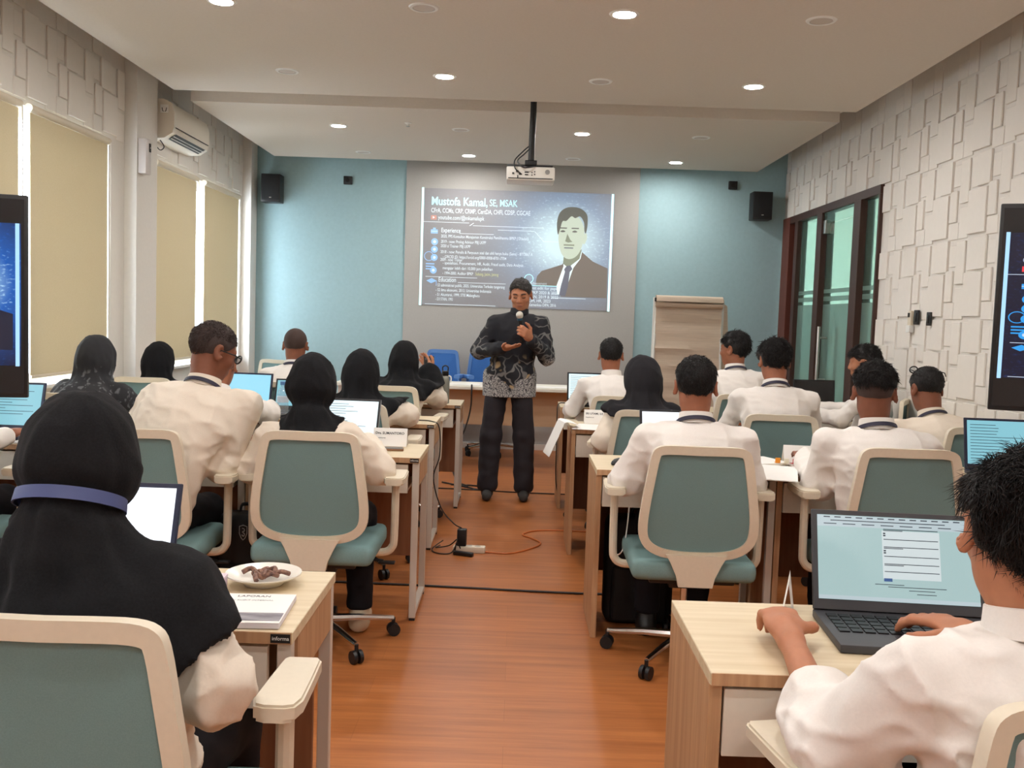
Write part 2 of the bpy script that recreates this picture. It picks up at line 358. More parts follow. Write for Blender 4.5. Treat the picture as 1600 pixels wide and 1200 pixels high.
for y0, y1 in ((8.86, 9.50), (7.90, 8.72), (7.39, 7.74)):
    top = DZ-0.17 if y0 == 7.90 else DZ-0.07
    gbox('upper_pane', y0, y1, 1.735, top, M_glassdoor, t=0.012, bev=0)
    gbox('frosted_pane', y0, y1, 0.01, 1.60, M_frost, t=0.012, bev=0)
    for z0, z1, mm in ((1.60, 1.63, M_glassdoor), (1.63, 1.67, M_frost), (1.67, 1.70, M_glassdoor), (1.70, 1.735, M_frost)):
        gbox('glass_band', y0, y1, z0, z1, mm, t=0.012, bev=0)
for x in (XR-0.06, XR+0.10):
    h = MB().cyl((x, 8.56, 0.86), (x, 8.56, 1.40), 0.014); h.cyl((x, 8.56, 1.30), (XR+0.02, 8.56, 1.30), 0.009); h.cyl((x, 8.56, 0.93), (XR+0.02, 8.56, 0.93), 0.009)
    h.build('pull_handle', M_steel, g)
MB().box((XR-0.002, 8.68, DZ-0.2), (0.05, 0.07, 0.12), 0.006).build('hinge_clamp', M_steel, g)

# ------------------------------------------------------------------ ceiling fittings
M_lampon = emission('lamp_disc_lit', LAMPCOL, LAMP)
M_lampcor = emission('added_corridor_lamp', (1, 0.96, 0.9, 1), 130)
M_lampoff = mat('lamp_disc_off', srgb(196, 186, 176), rough=0.5)
def downlight_proto(on):
    t = thing('ceiling_downlight', 'x', 'downlight')
    MB().lathe([(0.058, 0.0), (0.058, -0.006), (0.072, -0.006), (0.078, 0.0)], n=28).build('trim_ring', M_trim, t)
    MB().lathe([(0.056, 0.0), (0.056, -0.004)], n=28).build('lamp_disc', M_lampon if on else M_lampoff, t)
    return t
pon, poff, uon, uoff = downlight_proto(True), downlight_proto(False), [False], [False]
GX = (-1.56, -0.53, 0.49, 1.49); GY = (9.5, 8.2, 6.4, 5.0, 3.6, 2.2, 0.8, -0.6, -2.0)
rown = ['front-wall row', 'row just past the ceiling slot', 'row just before the ceiling slot', 'row at the top edge of the photo', 'row above the second desks', 'row over the aisle behind', 'row above the camera', 'row behind the camera', 'rearmost row']
coln = ['window side', 'left of the projector', 'right of the projector', 'glass door side']
for j, y in enumerate(GY):
    for i, x in enumerate(GX):
        on = (i+j) % 2 == (1 if j in (0, 2, 4, 6, 8) else 0) if False else ((i+j) % 2 == 1)
        if j >= 2: on = ((i+j) % 2 == 1)
        place(pon if on else poff, uon if on else uoff, (x, y, ZC), 0, '%s ceiling downlight, %s, %s' % ('lit' if on else 'unlit', rown[j], coln[i]), 'recessed ceiling downlights')
t = thing('sprinkler_head', 'tiny bright sprinkler head in the ceiling past the slot', 'sprinkler', (-0.95, 7.99, ZC))
MB().lathe([(0.03, 0), (0.03, -0.004), (0.012, -0.01), (0.006, -0.025)], n=16).build('escutcheon', M_trim, t)
MB().lathe([(0.016, -0.025), (0.016, -0.029)], n=12).build('deflector', M_chrome, t)
cl = thing('added_corridor_lamp', 'added unseen lamp lighting the corridor behind the glass door', 'lamp', (XR+0.95, 8.6, 3.14))  # unseen lamp added so the corridor shows bright through the glass
MB().lathe([(0.12, 0.01), (0.12, -0.01)], n=24).build('lamp_disc', M_lampcor, cl); MB().lathe([(0.125, 0.01), (0.14, 0.01), (0.14, -0.006), (0.125, -0.012)], n=24).build('trim_ring', M_trim, cl)

# ------------------------------------------------------------------ task chair
def outline(scale_in=0.0):
    half = [(0, .925), (.075, .926), (.14, .925), (.176, .914), (.193, .885), (.208, .80), (.224, .69), (.230, .61), (.222, .553), (.192, .512), (.14, .486), (.07, .475)]
    pts = [Vector((x, 0, z)) for x, z in half] + [Vector((0, 0, .473))] + [Vector((-x, 0, z)) for x, z in half[:0:-1]]
    P = catmull(pts, 3, True)
    if scale_in:
        c = Vector((0, 0, .70)); out = []
        N = len(P)
        for i, p in enumerate(P):
            t = (P[(i+1) % N]-P[i-1]).normalized(); nrm = Vector((t.z, 0, -t.x))
            if nrm.dot(c-p) < 0: nrm = -nrm
            out.append(p+nrm*scale_in)
        return out
    return P
def back_y(z): return -0.27 + 0.035*((z-.70)/.25)**2*(1 if z < .70 else .3) - 0.05*(z-.70)
def make_chair(name, frame_m, fab_m, mesh_m):
    t = thing(name, 'x', 'chair')
    O, I = outline(), outline(.034); N = len(O)
    vs, fs = [], []
    for ring, dy in ((O, -.012), (O, .014), (I, .010), (I, -.010)):
        for p in ring: vs.append((p.x, back_y(p.z)+dy, p.z))
    for k in range(4):
        for i in range(N): fs.append((k*N+i, k*N+(i+1) % N, ((k+1) % 4)*N+(i+1) % N, ((k+1) % 4)*N+i))
    bf = MB().poly(vs, fs).build('back_frame', frame_m, t)
    I2 = outline(.032); vs = [(p.x, back_y(p.z)+.002, p.z) for p in I2]; n0 = len(vs); vs += [(p.x*.5, back_y(p.z*.5+.35)+.012, p.z*.5+.35) for p in I2]; vs.append((0, back_y(.7)+.016, .70))
    fs = [(i, (i+1) % n0, n0+(i+1) % n0, n0+i) for i in range(n0)]+[(n0+i, n0+(i+1) % n0, 2*n0) for i in range(n0)]
    MB().poly(vs, fs).build('back_mesh', mesh_m, t)
    MB().prism([(-.118, .497), (.118, .497), (.098, .462), (.074, .41), (.066, .372), (-.066, .372), (-.074, .41), (-.098, .462)], -.262, -.236, axis='y').build('back_neck', frame_m, t)
    mk = MB()
    for k, w in enumerate((.006, .008, .005, .007)): mk.box((-.018+.011*k, back_y(.488)-.014, .490), (w, .002, .007))
    mk.build('maker_mark', M_ltext, bf, smooth=False)
    # seat cushion
    s = MB(); s.box((0, .0, .425), (.49, .47, .085), .038, seg=4); s.build('seat', fab_m, t)
    MB().box((0, -.01, .375), (.34, .34, .03), .01).build('seat_pan', M_black, t)
    for sg in (-1, 1):
        a = MB(); a.tube([(sg*.20, .02, .385), (sg*.262, .02, .387), (sg*.292, .02, .41), (sg*.300, .02, .46), (sg*.302, .02, .69)], .017, 10, smooth=4); ao = a.build('armrest', frame_m, t)
        pad = [(-.030, .118), (.030, .118), (.037, .108), (.041, .02), (.044, -.085), (.036, -.115), (.018, -.122), (-.018, -.122), (-.036, -.115), (-.044, -.085), (-.041, .02), (-.037, .108)]
        pm = MB(); pm.prism([(sg*.303+x*.86, .045+y) for x, y in pad], .688, .694); pm.prism([(sg*.303+x, .045+y) for x, y in pad], .694, .714); pm.prism([(sg*.303+x*.9, .045+y*.97) for x, y in pad], .714, .719); pm.build('arm_pad', frame_m, ao)
    lv = MB(); lv.cyl((.08, .06, .36), (.25, .07, .335), .007); lv.box((.265, .07, .33), (.07, .03, .012), .004); lv.build('lever', M_black, t)
    MB().box((0, 0, .345), (.16, .22, .045), .012).build('tilt_mechanism', M_black, t)
    g = MB().cyl((0, 0, .19), (0, 0, .33), .014); g.build('gas_lift', M_chrome, t)
    MB().cyl((0, 0, .10), (0, 0, .22), .026).build('lift_sleeve', M_black, t)
    MB().cyl((0, 0, .075), (0, 0, .115), .036).build('hub', M_chrome, t)
    for k in range(5):
        a = 2*math.pi*k/5+.35; c, s_ = math.cos(a), math.sin(a)
        lg = MB().tube([(.03*c, .03*s_, .098), (.16*c, .16*s_, .092), (.315*c, .315*s_, .076)], .014, 8, rad=[.018, .015, .011]).build('base_leg', M_chrome, t)
        cs = MB(); tx, ty = -s_, c
        for e in (-1, 1): cs.cyl((.315*c+tx*.006*e, .315*s_+ty*.006*e, .027), (.315*c+tx*.021*e, .315*s_+ty*.021*e, .027), .027, n=14)
        cs.cyl((.315*c, .315*s_, .03), (.315*c, .315*s_, .078), .008, n=8)
        cs.build('castor', M_black, lg)
    return t
chair_p = make_chair('task_chair', M_cream, M_teal, M_tealmesh); chair_u = [False]
CH = {  # key: x, y, yaw (degrees), label
 'L1': (-.70, 1.68, 0, 'cream and teal task chair of the woman in the nearest black headscarf'),
 'L2a': (-.79, 3.98, 0, 'cream and teal task chair seen whole beside the left edge of the aisle'),
 'L2b': (-1.47, 3.88, 3, 'cream and teal task chair of the man with glasses'),
 'L2c': (-2.33, 3.90, 0, 'task chair cut off by the left photo edge, one cream armrest showing'),
 'L3a': (-.85, 5.20, 0, 'task chair behind the laptop of the second headscarf row, left of the aisle'),
 'L3b': (-1.60, 5.22, -4, 'task chair of the person hidden behind the man with glasses'),
 'L3c': (-2.38, 5.20, 0, 'task chair of the woman in the leaf-patterned headscarf by the window'),
 'L4a': (-.80, 6.45, -4, 'task chair of the front-row woman beside the grey steel bottle'),
 'L4b': (-1.52, 6.45, 0, 'task chair of the close-cropped man in front of the blue wall'),
 'L4c': (-2.42, 6.45, 0, 'task chair of the front-row woman by the window'),
 'X1': (-2.36, 8.62, 150, 'empty task chair in the front left corner by the blue wall'),
 'X2': (-2.30, 7.95, 165, 'empty lower task chair standing before the corner chair'),
 'R1': (.80, 1.60, 12, 'task chair of the nearest man on the right, cut by the photo edge'),
 'R2a': (.73, 3.93, -1, 'cream and teal task chair seen whole beside the right edge of the aisle'),
 'R2b': (1.52, 3.93, 0, 'task chair behind the open laptop of the nearest man on the right'),
 'R3a': (.76, 5.32, -8, 'task chair of the woman in the dark grey headscarf right of the aisle'),
 'R3b': (1.42, 5.36, 0, 'task chair of the man with thick hair sitting in front of the glass door'),
 'R3c': (2.34, 5.02, 0, 'task chair of the man with glasses on his head by the white wall'),
 'R4a': (.70, 6.58, 0, 'task chair of the front-row man sitting nearest the presenter'),
 'R4b': (1.55, 6.72, 0, 'task chair of the man sitting in front of the flip chart'),
 'R4c': (2.40, 6.62, 62, 'task chair turned sideways at the front row near the glass door'),
}
CHO = {}
for k, (x, y, a, lab) in CH.items():
    CHO[k] = place(chair_p, chair_u, (x, y, 0), math.radians(a), lab, 'cream and teal task chairs')
CHO['R1'].scale = (1, 1, .955); CHO['R2b'].scale = (1, 1, 1.02); CHO['R4a'].scale = (1, 1, .97); CHO['X2'].scale = (1, 1, .9)
bchair_p = make_chair('visitor_chair', mat('blue_plastic', srgb(84, 130, 194), rough=0.4), M_bluefab, M_bluefab); bu = [False]
place(bchair_p, bu, (-.80, 9.60, 0), math.radians(168), 'blue swivel chair behind the front table near the bottles', 'blue chairs at the front table')
place(bchair_p, bu, (-.24, 9.62, 0), math.radians(200), 'blue swivel chair behind the presenter', 'blue chairs at the front table')

for o in [c for c in C.objects if c.name.startswith('visitor_chair')]: o.scale = (.85, .85, 1.12)
# ------------------------------------------------------------------ desks
DW, DD, DH = .785, .46, .75
def make_desk():
    t = thing('training_desk', 'x', 'desk')
    w, d = DW, DD
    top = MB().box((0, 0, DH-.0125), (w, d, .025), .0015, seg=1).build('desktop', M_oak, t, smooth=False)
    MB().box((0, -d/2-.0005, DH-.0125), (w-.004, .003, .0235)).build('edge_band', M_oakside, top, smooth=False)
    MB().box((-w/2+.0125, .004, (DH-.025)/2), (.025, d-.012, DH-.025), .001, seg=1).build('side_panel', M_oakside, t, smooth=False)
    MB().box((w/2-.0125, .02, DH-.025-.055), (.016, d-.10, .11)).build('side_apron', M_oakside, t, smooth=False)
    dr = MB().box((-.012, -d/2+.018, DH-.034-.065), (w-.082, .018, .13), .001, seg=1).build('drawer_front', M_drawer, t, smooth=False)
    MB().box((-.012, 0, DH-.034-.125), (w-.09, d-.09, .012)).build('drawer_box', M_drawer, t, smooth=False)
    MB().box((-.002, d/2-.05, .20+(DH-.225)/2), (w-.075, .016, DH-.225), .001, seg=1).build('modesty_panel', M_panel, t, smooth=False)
    for sy in (-1, 1):
        lg = MB().box((w/2-.018, sy*(d/2-.02), (DH-.025)/2+.006), (.03, .028, DH-.037), .002, seg=1).build('leg', M_leg, t, smooth=False)
        MB().box((w/2-.018, sy*(d/2-.02), .007), (.026, .024, .014)).build('foot_cap', M_black, lg, smooth=False)
    MB().box((w/2-.018, 0, .03), (.028, d-.06, .022), .002, seg=1).build('leg_rail', M_leg, t, smooth=False)
    tg = MB().box((w/2-.024, -d/2-.0025, DH-.0125), (.040, .002, .018)).build('maker_tag', M_black, t, smooth=False)
    text_mesh('informa', .011, 'tag_lettering', M_paper, tg, Matrix.Translation((w/2-.041, -d/2-.0042, DH-.0155)) @ FRONT, extrude=.0003, width=.034)
    return t
desk_p, desk_u = make_desk(), [False]
DK = {'L1a': (-.431, 1.89, -1), 'L2a': (-.418, 4.28, -1), 'L3a': (-.465, 5.60, -1), 'L4a': (-.385, 6.85, -1), 'R1a': (.383, 1.75, 1), 'R2a': (.366, 4.13, 1), 'R3a': (.340, 5.60, 1), 'R4a': (.335, 6.98, 1)}
dl = {'L1a': 'oak-top desk with the plate and report, nearest on the left', 'L2a': 'oak-top desk with name card and phone, white legs standing in the aisle', 'L3a': 'oak-top desk with a black cable over its aisle corner', 'L4a': 'front-row oak-top desk carrying the grey steel bottle',
      'R1a': 'oak-top desk with the large laptop, nearest on the right', 'R2a': 'oak-top desk with wood side panel and dark mouse on its corner', 'R3a': 'oak-top desk with the white sheet curling off its corner', 'R4a': 'front-row oak-top desk nearest the presenter on the right'}
pos2 = {'b': 'middle', 'c': 'wall-side'}
rowl = {'L2': 'left desk of the row with the man with glasses', 'L3': 'left desk of the third row', 'L4': 'left desk of the front row', 'R2': 'right desk of the row with loose white sheets', 'R3': 'right desk of the third row', 'R4': 'right desk of the front row'}
for k, (xe, y, sg) in DK.items():
    n = 1 if k in ('L1a', 'R1a') else 3
    for i in range(n):
        lab = dl[k] if i == 0 else '%s oak-top %s' % (pos2['abc'[i]], rowl[k[:2]])
        place(desk_p, desk_u, (xe+sg*(DW/2+i*(DW+.002)), y+DD/2, 0), 0, lab, 'oak training desks')
# front table
t = thing('front_table', 'long white-topped table along the grey front wall', 'table', (-.36, 9.02, 0))
MB().box((.12, 0, .735), (2.8, .62, .03), .003).build('tabletop', mat('table_white', srgb(232, 228, 216), rough=.45), t)
MB().box((.12, -.05, .545), (2.7, .018, .34)).build('modesty_panel', mat('table_beige', srgb(196, 166, 134), rough=.55, noise=.04, scale=(3, 30, 30)), t, smooth=False)
for x in (-1.24, 1.48):
    for y in (-.26, .26): MB().box((x, y, .36), (.04, .04, .72), .003).build('leg', M_leg, t)

# ------------------------------------------------------------------ wall and ceiling equipment
def speaker(x0, x1, z0, z1, lab):
    t = thing('wall_speaker', lab, 'speaker', ((x0+x1)/2, YB, (z0+z1)/2)); w, h = x1-x0, z1-z0
    b = MB().box((0, -.12, 0), (w, .17, h), .008).build('cabinet', M_black, t)
    MB().box((0, -.207, .005), (w-.02, .006, h-.03), .002).build('grille', mat('speaker_grille', srgb(18, 18, 19), rough=.8, noise=.3, scale=(600, 600, 600)), t)
    MB().box((.0, -.212, -h/2+.045), (.022, .003, .01)).build('badge', M_steel, t)
    MB().box((0, -.018, 0), (.05, .034, .10), .004).build('wall_bracket', M_black, t)
speaker(-2.66, -2.465, 2.48, 2.765, 'black loudspeaker on the blue wall near the windows')
speaker(2.355, 2.555, 2.468, 2.75, 'black loudspeaker on the blue wall near the glass door')
for x0, z0, lab in ((-1.85, 2.705, 'small black wall sensor on the blue wall left of the slide'), (2.137, 2.785, 'small black wall sensor on the blue wall beside the right speaker')):
    t = thing('wall_sensor', lab, 'sensor', (x0+.044, YB, z0+.042))
    MB().box((0, -.02, 0), (.088, .04, .084), .006).build('housing', M_black, t); MB().cyl((0, -.04, 0), (0, -.05, 0), .02).build('lens', M_screenoff, t)
# projector on its pole
t = thing('projector', 'white projector hanging from a black ceiling pole', 'projector', (.06, 7.25, 0))
b = MB().box((0, .11, 2.462), (.36, .27, .10), .012).build('body', mat('projector_white', srgb(226, 222, 214), rough=.4), t)
MB().box((0, -.028, 2.425), (.33, .004, .006)).build('seam', M_ltext, b, smooth=False)
MB().cyl((.125, -.027, 2.475), (.125, -.031, 2.475), .018, n=18).build('vent', mat('vent_grey', srgb(150, 146, 142), rough=.6), b)
pt = MB()
for x, z, w, h in ((-.13, 2.46, .014, .012), (-.10, 2.475, .02, .012), (-.075, 2.455, .022, .01), (-.03, 2.47, .03, .008), (-.03, 2.452, .026, .008), (.01, 2.468, .008, .008), (.03, 2.475, .008, .008), (.01, 2.45, .008, .008), (.03, 2.455, .008, .008), (-.095, 2.437, .008, .02)): pt.box((x, -.028, z), (w, .006, h))
pt.build('ports', M_black, b, smooth=False)
MB().box((-.005, .08, 2.523), (.34, .12, .016), .003).build('mount_plate', M_black, t)
pl = MB(); pl.tube([(.0, .0, 2.56), (.002, .0, 2.70), (.006, .0, 2.92), (.006, 0, 3.08)], .024, 10); pl.build('pole', M_black, t)
MB().box((0, .02, 2.545), (.09, .06, .035), .006).build('yoke', M_black, t)
for k, p in enumerate(([(-.02, -.02, 2.66), (-.07, -.04, 2.61), (-.12, -.05, 2.55), (-.115, -.06, 2.49), (-.075, -.03, 2.46)], [(-.015, -.02, 2.64), (-.055, -.05, 2.595), (-.10, -.06, 2.545), (-.06, -.07, 2.50), (-.02, -.06, 2.50), (.03, -.03, 2.515)])):
    MB().tube(p, .005, 6, smooth=5).build('cable', M_black, t)
# projected slide: thin plane whose emission stands in for the projector's light
wx0, wx1, wz0, wz1 = -1.035, .962, 1.488, 2.695
M_slide = bpy.data.materials.new('projected_image'); M_slide.use_nodes = True
def slide_mat(M, strength, base, x0, x1, z0, z1, lift):
    nt = M.node_tree; nt.nodes.clear(); out = nt.nodes.new('ShaderNodeOutputMaterial'); p = nt.nodes.new('ShaderNodeBsdfPrincipled'); nt.links.new(p.outputs[0], out.inputs[0])
    p.inputs['Base Color'].default_value = base; p.inputs['Roughness'].default_value = .8 if lift else .3
    tc = nt.nodes.new('ShaderNodeTexCoord'); sp = nt.nodes.new('ShaderNodeSeparateXYZ'); nt.links.new(tc.outputs['Generated'], sp.inputs[0])
    def math_(op, a, b):
        n = nt.nodes.new('ShaderNodeMath'); n.operation = op
        for i, v in enumerate((a, b)):
            if isinstance(v, (int, float)): n.inputs[i].default_value = v
            else: nt.links.new(v, n.inputs[i])
        return n.outputs[0]
    dx = math_('MULTIPLY', math_('SUBTRACT', sp.outputs[0], .74), 1.5); dz = math_('SUBTRACT', sp.outputs[2], .58)
    r = math_('SQRT', math_('ADD', math_('MULTIPLY', dx, dx), math_('MULTIPLY', dz, dz)), 0)
    g = nt.nodes.new('ShaderNodeMapRange'); g.inputs[1].default_value = .12; g.inputs[2].default_value = .75; g.inputs[3].default_value = 1; g.inputs[4].default_value = 0; nt.links.new(r, g.inputs[0])
    st = nt.nodes.new('ShaderNodeTexNoise'); st.inputs['Scale'].default_value = 1; st.inputs['Detail'].default_value = 6
    mp = nt.nodes.new('ShaderNodeMapping'); mp.inputs['Scale'].default_value = (60, 1, 60); mp.inputs['Rotation'].default_value = (0, .3, 0); nt.links.new(tc.outputs['Generated'], mp.inputs[0]); nt.links.new(mp.outputs[0], st.inputs['Vector'])
    sr = nt.nodes.new('ShaderNodeMapRange'); sr.inputs[1].default_value = .55; sr.inputs[2].default_value = .75; sr.inputs[3].default_value = 0; sr.inputs[4].default_value = .45; nt.links.new(st.outputs[0], sr.inputs[0])
    gg = math_('POWER', g.outputs[0], 1.7)
    tot = math_('ADD', gg, math_('MULTIPLY', sr.outputs[0], math_('ADD', gg, .25)))
    cr = nt.nodes.new('ShaderNodeValToRGB'); e = cr.color_ramp.elements
    if lift: e[0].color = srgb(30, 36, 52); e[1].color = srgb(205, 240, 248); k = cr.color_ramp.elements.new(.45); k.color = srgb(84, 124, 160)
    else: e[0].color = srgb(6, 8, 34); e[1].color = srgb(190, 232, 250); k = cr.color_ramp.elements.new(.45); k.color = srgb(10, 80, 160)
    nt.links.new(tot, cr.inputs[0]); nt.links.new(cr.outputs[0], p.inputs['Emission Color']); p.inputs['Emission Strength'].default_value = strength
slide_mat(M_slide, .58, srgb(146, 145, 146), 0, 1, 0, 1, True)
def glow(n, c, s, b=(140, 140, 142)): return mat(n, srgb(*b), rough=.8, emit=c, estr=s)
SL_CY = glow('slide_cyan', srgb(150, 235, 240), .75, (170, 185, 188)); SL_W = glow('slide_white', srgb(215, 232, 238), .55, (170, 176, 180)); SL_BAR = glow('slide_bar', srgb(190, 245, 245), .95, (190, 200, 200))
SL_R = glow('slide_red', srgb(200, 110, 95), .30, (170, 140, 130)); SL_BL = glow('slide_icon', srgb(110, 170, 230), .55, (140, 160, 180)); SL_Y = glow('slide_yellow', srgb(210, 215, 120), .5)
SL_HAIR = glow('slide_hair', srgb(52, 60, 56), .14, (122, 124, 118)); SL_SKIN = glow('slide_skin', srgb(196, 214, 194), .42, (168, 174, 164)); SL_SUIT = glow('slide_suit', srgb(60, 58, 58), .12, (140, 132, 126)); SL_SH = glow('slide_shirt', srgb(210, 235, 235), .6, (180, 188, 188)); SL_TIE = glow('slide_tie', srgb(70, 80, 110), .25, (120, 122, 130)); SL_SHADE = glow('slide_shade', srgb(120, 135, 112), .3, (140, 144, 130))
def slide(origin, sx, sz, face, M_bg, P, name, lab, cat, parent=None, bar=(True, True)):
    """slide graphics in unit coordinates u 0..1, v 0..1 scaled by sx, sz on a plane facing -y"""
    t = parent or thing(name, lab, cat, origin)
    w, h = sx, sz
    def at(u, v, d=.001): return Vector((u*w, -d, v*h))
    img = MB().box((w/2, 0, h/2), (w, .002, h)).build('image', M_bg, t, smooth=False)
    def rect(nm, u0, v0, u1, v1, mm, d=.002, sh=0): 
        return MB().poly([at(u0, v0, d), at(u1, v0, d), at(u1+sh, v1, d), at(u0+sh, v1, d)], [(0, 1, 2, 3)]).build(nm, mm, img, smooth=False)
    def txt(s, u, v, size, mm, bold=0, width=None): text_mesh(s, size*h, 'lettering', mm, img, Matrix.Translation(at(u, v, .002)) @ FRONT, extrude=.0003, bold=bold*h, width=width*w if width else None)
    def shape(nm, pts, mm, d): MB().poly([at(u, v, d) for u, v in pts], [tuple(range(len(pts)))]).build(nm, mm, img, smooth=False)
    rect('side_bar', 0, -.004, .0115, 1.004, P['bar']); rect('side_bar', .985, -.004, .9965, 1.0, P['bar'])
    txt('Mustofa Kamal,', .05, .86, .098, P['cy'], .0018, .29); txt('SE, MSAK', .352, .864, .082, P['cy'], .0005, .145)
    txt('CFrA, CCMs, CRP, CRMP, CertDA, CHFI, CDSP, CGCAE', .05, .795, .055, P['w'], .0004, .515)
    rect('video_icon', .05, .733, .08, .77, P['r']); shape('play_mark', [(.06, .741), (.06, .763), (.071, .752)], P['w'], .0025)
    txt('youtube.com/@mkamalupk', .088, .738, .05, P['w'], .0002, .24)
    txt('Experience', .105, .628, .055, P['w'], .0004, .10)
    lines = [(.105, .583, '2020, PPS Konsultan Manajemen Konstruksi Pemilihanmu BPKP (13 bulan)', .455), (.105, .538, '2019 - now: Prolog Advisor PBJ LKPP', .235), (.105, .500, '2020 s/ Trainer PBJ LKPP', .155),
             (.105, .450, '2018 - now: Penulis & Penyusun soal dan ahli hanya buku (Sains) - 8773867 A', .48), (.118, .408, '- ORCID ID: https://orcid.org/0000-0008-8701-7704', .33), (.105, .383, '2009 - now: Trainer', .115), (.118, .355, '- spesialisasi, Procurement, HR, Audit, Fraud audit, Data Analysis', .42), (.118, .312, 'mengajar lebih dari 10,000 jam pelatihan', .26), (.118, .268, '- 1994-2000, Auditor BPKP', .16)]
    for u, v, s, wd in lines: txt(s, u, v, .036, P['w'], .0002, wd)
    txt('Subang, Jatim, Jateng', .29, .268, .036, P['y'], .0002, .12)
    txt('Education', .098, .205, .055, P['w'], .0004, .09)
    for v, s, wd in ((.163, 'S3 administrasi publik, 2025, Universitas Terbuka tangerang', .36), (.122, 'S2 ilmu ekonomi, 2013, Universitas Indonesia', .29), (.082, 'S1 Akuntansi, 1999, STIE Malangkucu', .23), (.043, 'D3 STAN, 1993', .09)): txt('- '+s, .085, v, .036, P['w'], .0002, wd)
    for v, s, wd in ((.205, 'Achievement', .09), (.165, 'Best edit for paper', .155), (.126, 'BPKP 2020 & 2023', .15), (.09, 'LAN, 2019 & 2022', .15), (.055, 'LIPI, HR, 2023', .11), (.02, 'Kemenkeu DIPA, 2016', .14)): txt(s, .575, v, .036, P['w'], .0002, wd)
    for v0, u0, u1 in ((.712, .01, .25), (.69, .27, .64), (.66, .40, .59), (.243, .03, .30), (.20, .20, .45), (.008, .03, .40), (.095, .69, .87), (.13, .69, .95), (.62, .20, .38)): rect('rule_line', u0, v0, u1, v0+.004, P['w'])
    rect('rule_line', .25, .69, .256, .715, P['w'], sh=.02); rect('rule_line', .59, .66, .594, .575, P['w'], sh=.05); rect('rule_line', .64, .575, .74, .579, P['w'])
    for u, v in ((.073, .545), (.073, .48), (.073, .41), (.07, .30)):
        shape('icon_disc', [(u+.018*math.cos(a*.3927), v+.03*math.sin(a*.3927)) for a in range(16)], P['bl'], .0018)
        shape('icon_mark', [(u+.008*math.cos(a*.785), v+.013*math.sin(a*.785)) for a in range(8)], P['w'], .0022)
    def ring(u, v, r, mm): 
        n = 20; A = [at(u+r*math.cos(2*math.pi*k/n), v+r*1.65*math.sin(2*math.pi*k/n), .0022) for k in range(n)]+[at(u+.86*r*math.cos(2*math.pi*k/n), v+.86*r*1.65*math.sin(2*math.pi*k/n), .0022) for k in range(n)]
        MB().poly(A, [(k, (k+1) % n, n+(k+1) % n, n+k) for k in range(n)]).build('icon_ring', mm, img, smooth=False)
    ring(.045, .42, .025, P['bl']); ring(.57, .255, .024, P['cy'])
    for k in range(3): rect('icon_hand', .03, .35-k*.022, .075, .36-k*.022, P['bl'])
    rect('briefcase_icon', .052, .615, .088, .65, P['bl'], .0018); rect('briefcase_handle', .063, .65, .077, .665, P['bl'], .0018); rect('briefcase_band', .052, .632, .088, .636, P['w'], .0022)
    shape('cap_icon', [(.035, .21), (.06, .188), (.09, .21), (.063, .232)], P['bl'], .002); rect('cap_tassel', .086, .17, .089, .21, P['bl'])
    # portrait of a man in a suit
    def loop(nm, pts, mm, d):
        Pp = catmull([Vector((u, v, 0)) for u, v in pts], 4, True); shape(nm, [(p.x, p.y) for p in Pp], mm, d)
    shape('portrait_suit', [(.605, .20), (.612, .28), (.635, .325), (.74, .385), (.775, .47), (.80, .43), (.84, .50), (.90, .42), (.978, .365), (.978, .11), (.74, .11), (.72, .20)], P['suit'], .0023)
    shape('portrait_shirt', [(.715, .20), (.748, .37), (.745, .44), (.765, .40), (.80, .405), (.825, .49), (.842, .50), (.835, .44), (.80, .36), (.77, .20), (.745, .12), (.72, .13)], P['sh'], .0025)
    shape('portrait_tie', [(.765, .375), (.785, .38), (.795, .35), (.782, .325), (.775, .2), (.762, .115), (.73, .12), (.738, .2), (.757, .325), (.752, .345)], P['tie'], .0028)
    shape('portrait_neck', [(.748, .47), (.745, .395), (.772, .36), (.83, .44), (.84, .52)], P['shade'], .0027)
    loop('portrait_face', [(.717, .64), (.72, .56), (.735, .48), (.763, .437), (.80, .445), (.83, .50), (.847, .60), (.848, .70), (.82, .79), (.77, .80), (.73, .75)], P['skin'], .003)
    loop('portrait_ear', [(.848, .64), (.861, .66), (.864, .61), (.852, .565), (.844, .58)], P['skin'], .0029)
    loop('portrait_hair', [(.713, .64), (.706, .74), (.72, .83), (.76, .875), (.82, .872), (.86, .82), (.865, .73), (.858, .66), (.85, .68), (.846, .75), (.825, .80), (.80, .785), (.78, .80), (.755, .76), (.735, .755), (.725, .70)], P['hair'], .0033)
    for u in (.738, .80):
        rect('portrait_brow', u-.018, .693, u+.02, .703, P['hair'], .0034, .002); loop('portrait_eye', [(u-.014, .668), (u, .68), (u+.014, .669), (u, .662)], P['hair'], .0034)
    shape('portrait_nose', [(.762, .65), (.752, .585), (.768, .575), (.79, .583), (.778, .60)], P['shade'], .0034)
    rect('portrait_moustache', .745, .548, .80, .56, P['shade'], .0034); rect('portrait_lips', .748, .525, .795, .534, P['tie'], .0034)
    rect('caption_band', .555, .195, .72, .20, P['cy'], .0031)
    return t
slide((wx0, YB-.030, wz0), wx1-wx0, wz1-wz0, 1, M_slide, dict(bar=SL_BAR, cy=SL_CY, w=SL_W, r=SL_R, y=SL_Y, bl=SL_BL, suit=SL_SUIT, sh=SL_SH, tie=SL_TIE, skin=SL_SKIN, shade=SL_SHADE, hair=SL_HAIR), 'projected_slide', 'projected presentation slide with a portrait of a man in a suit', 'projection')
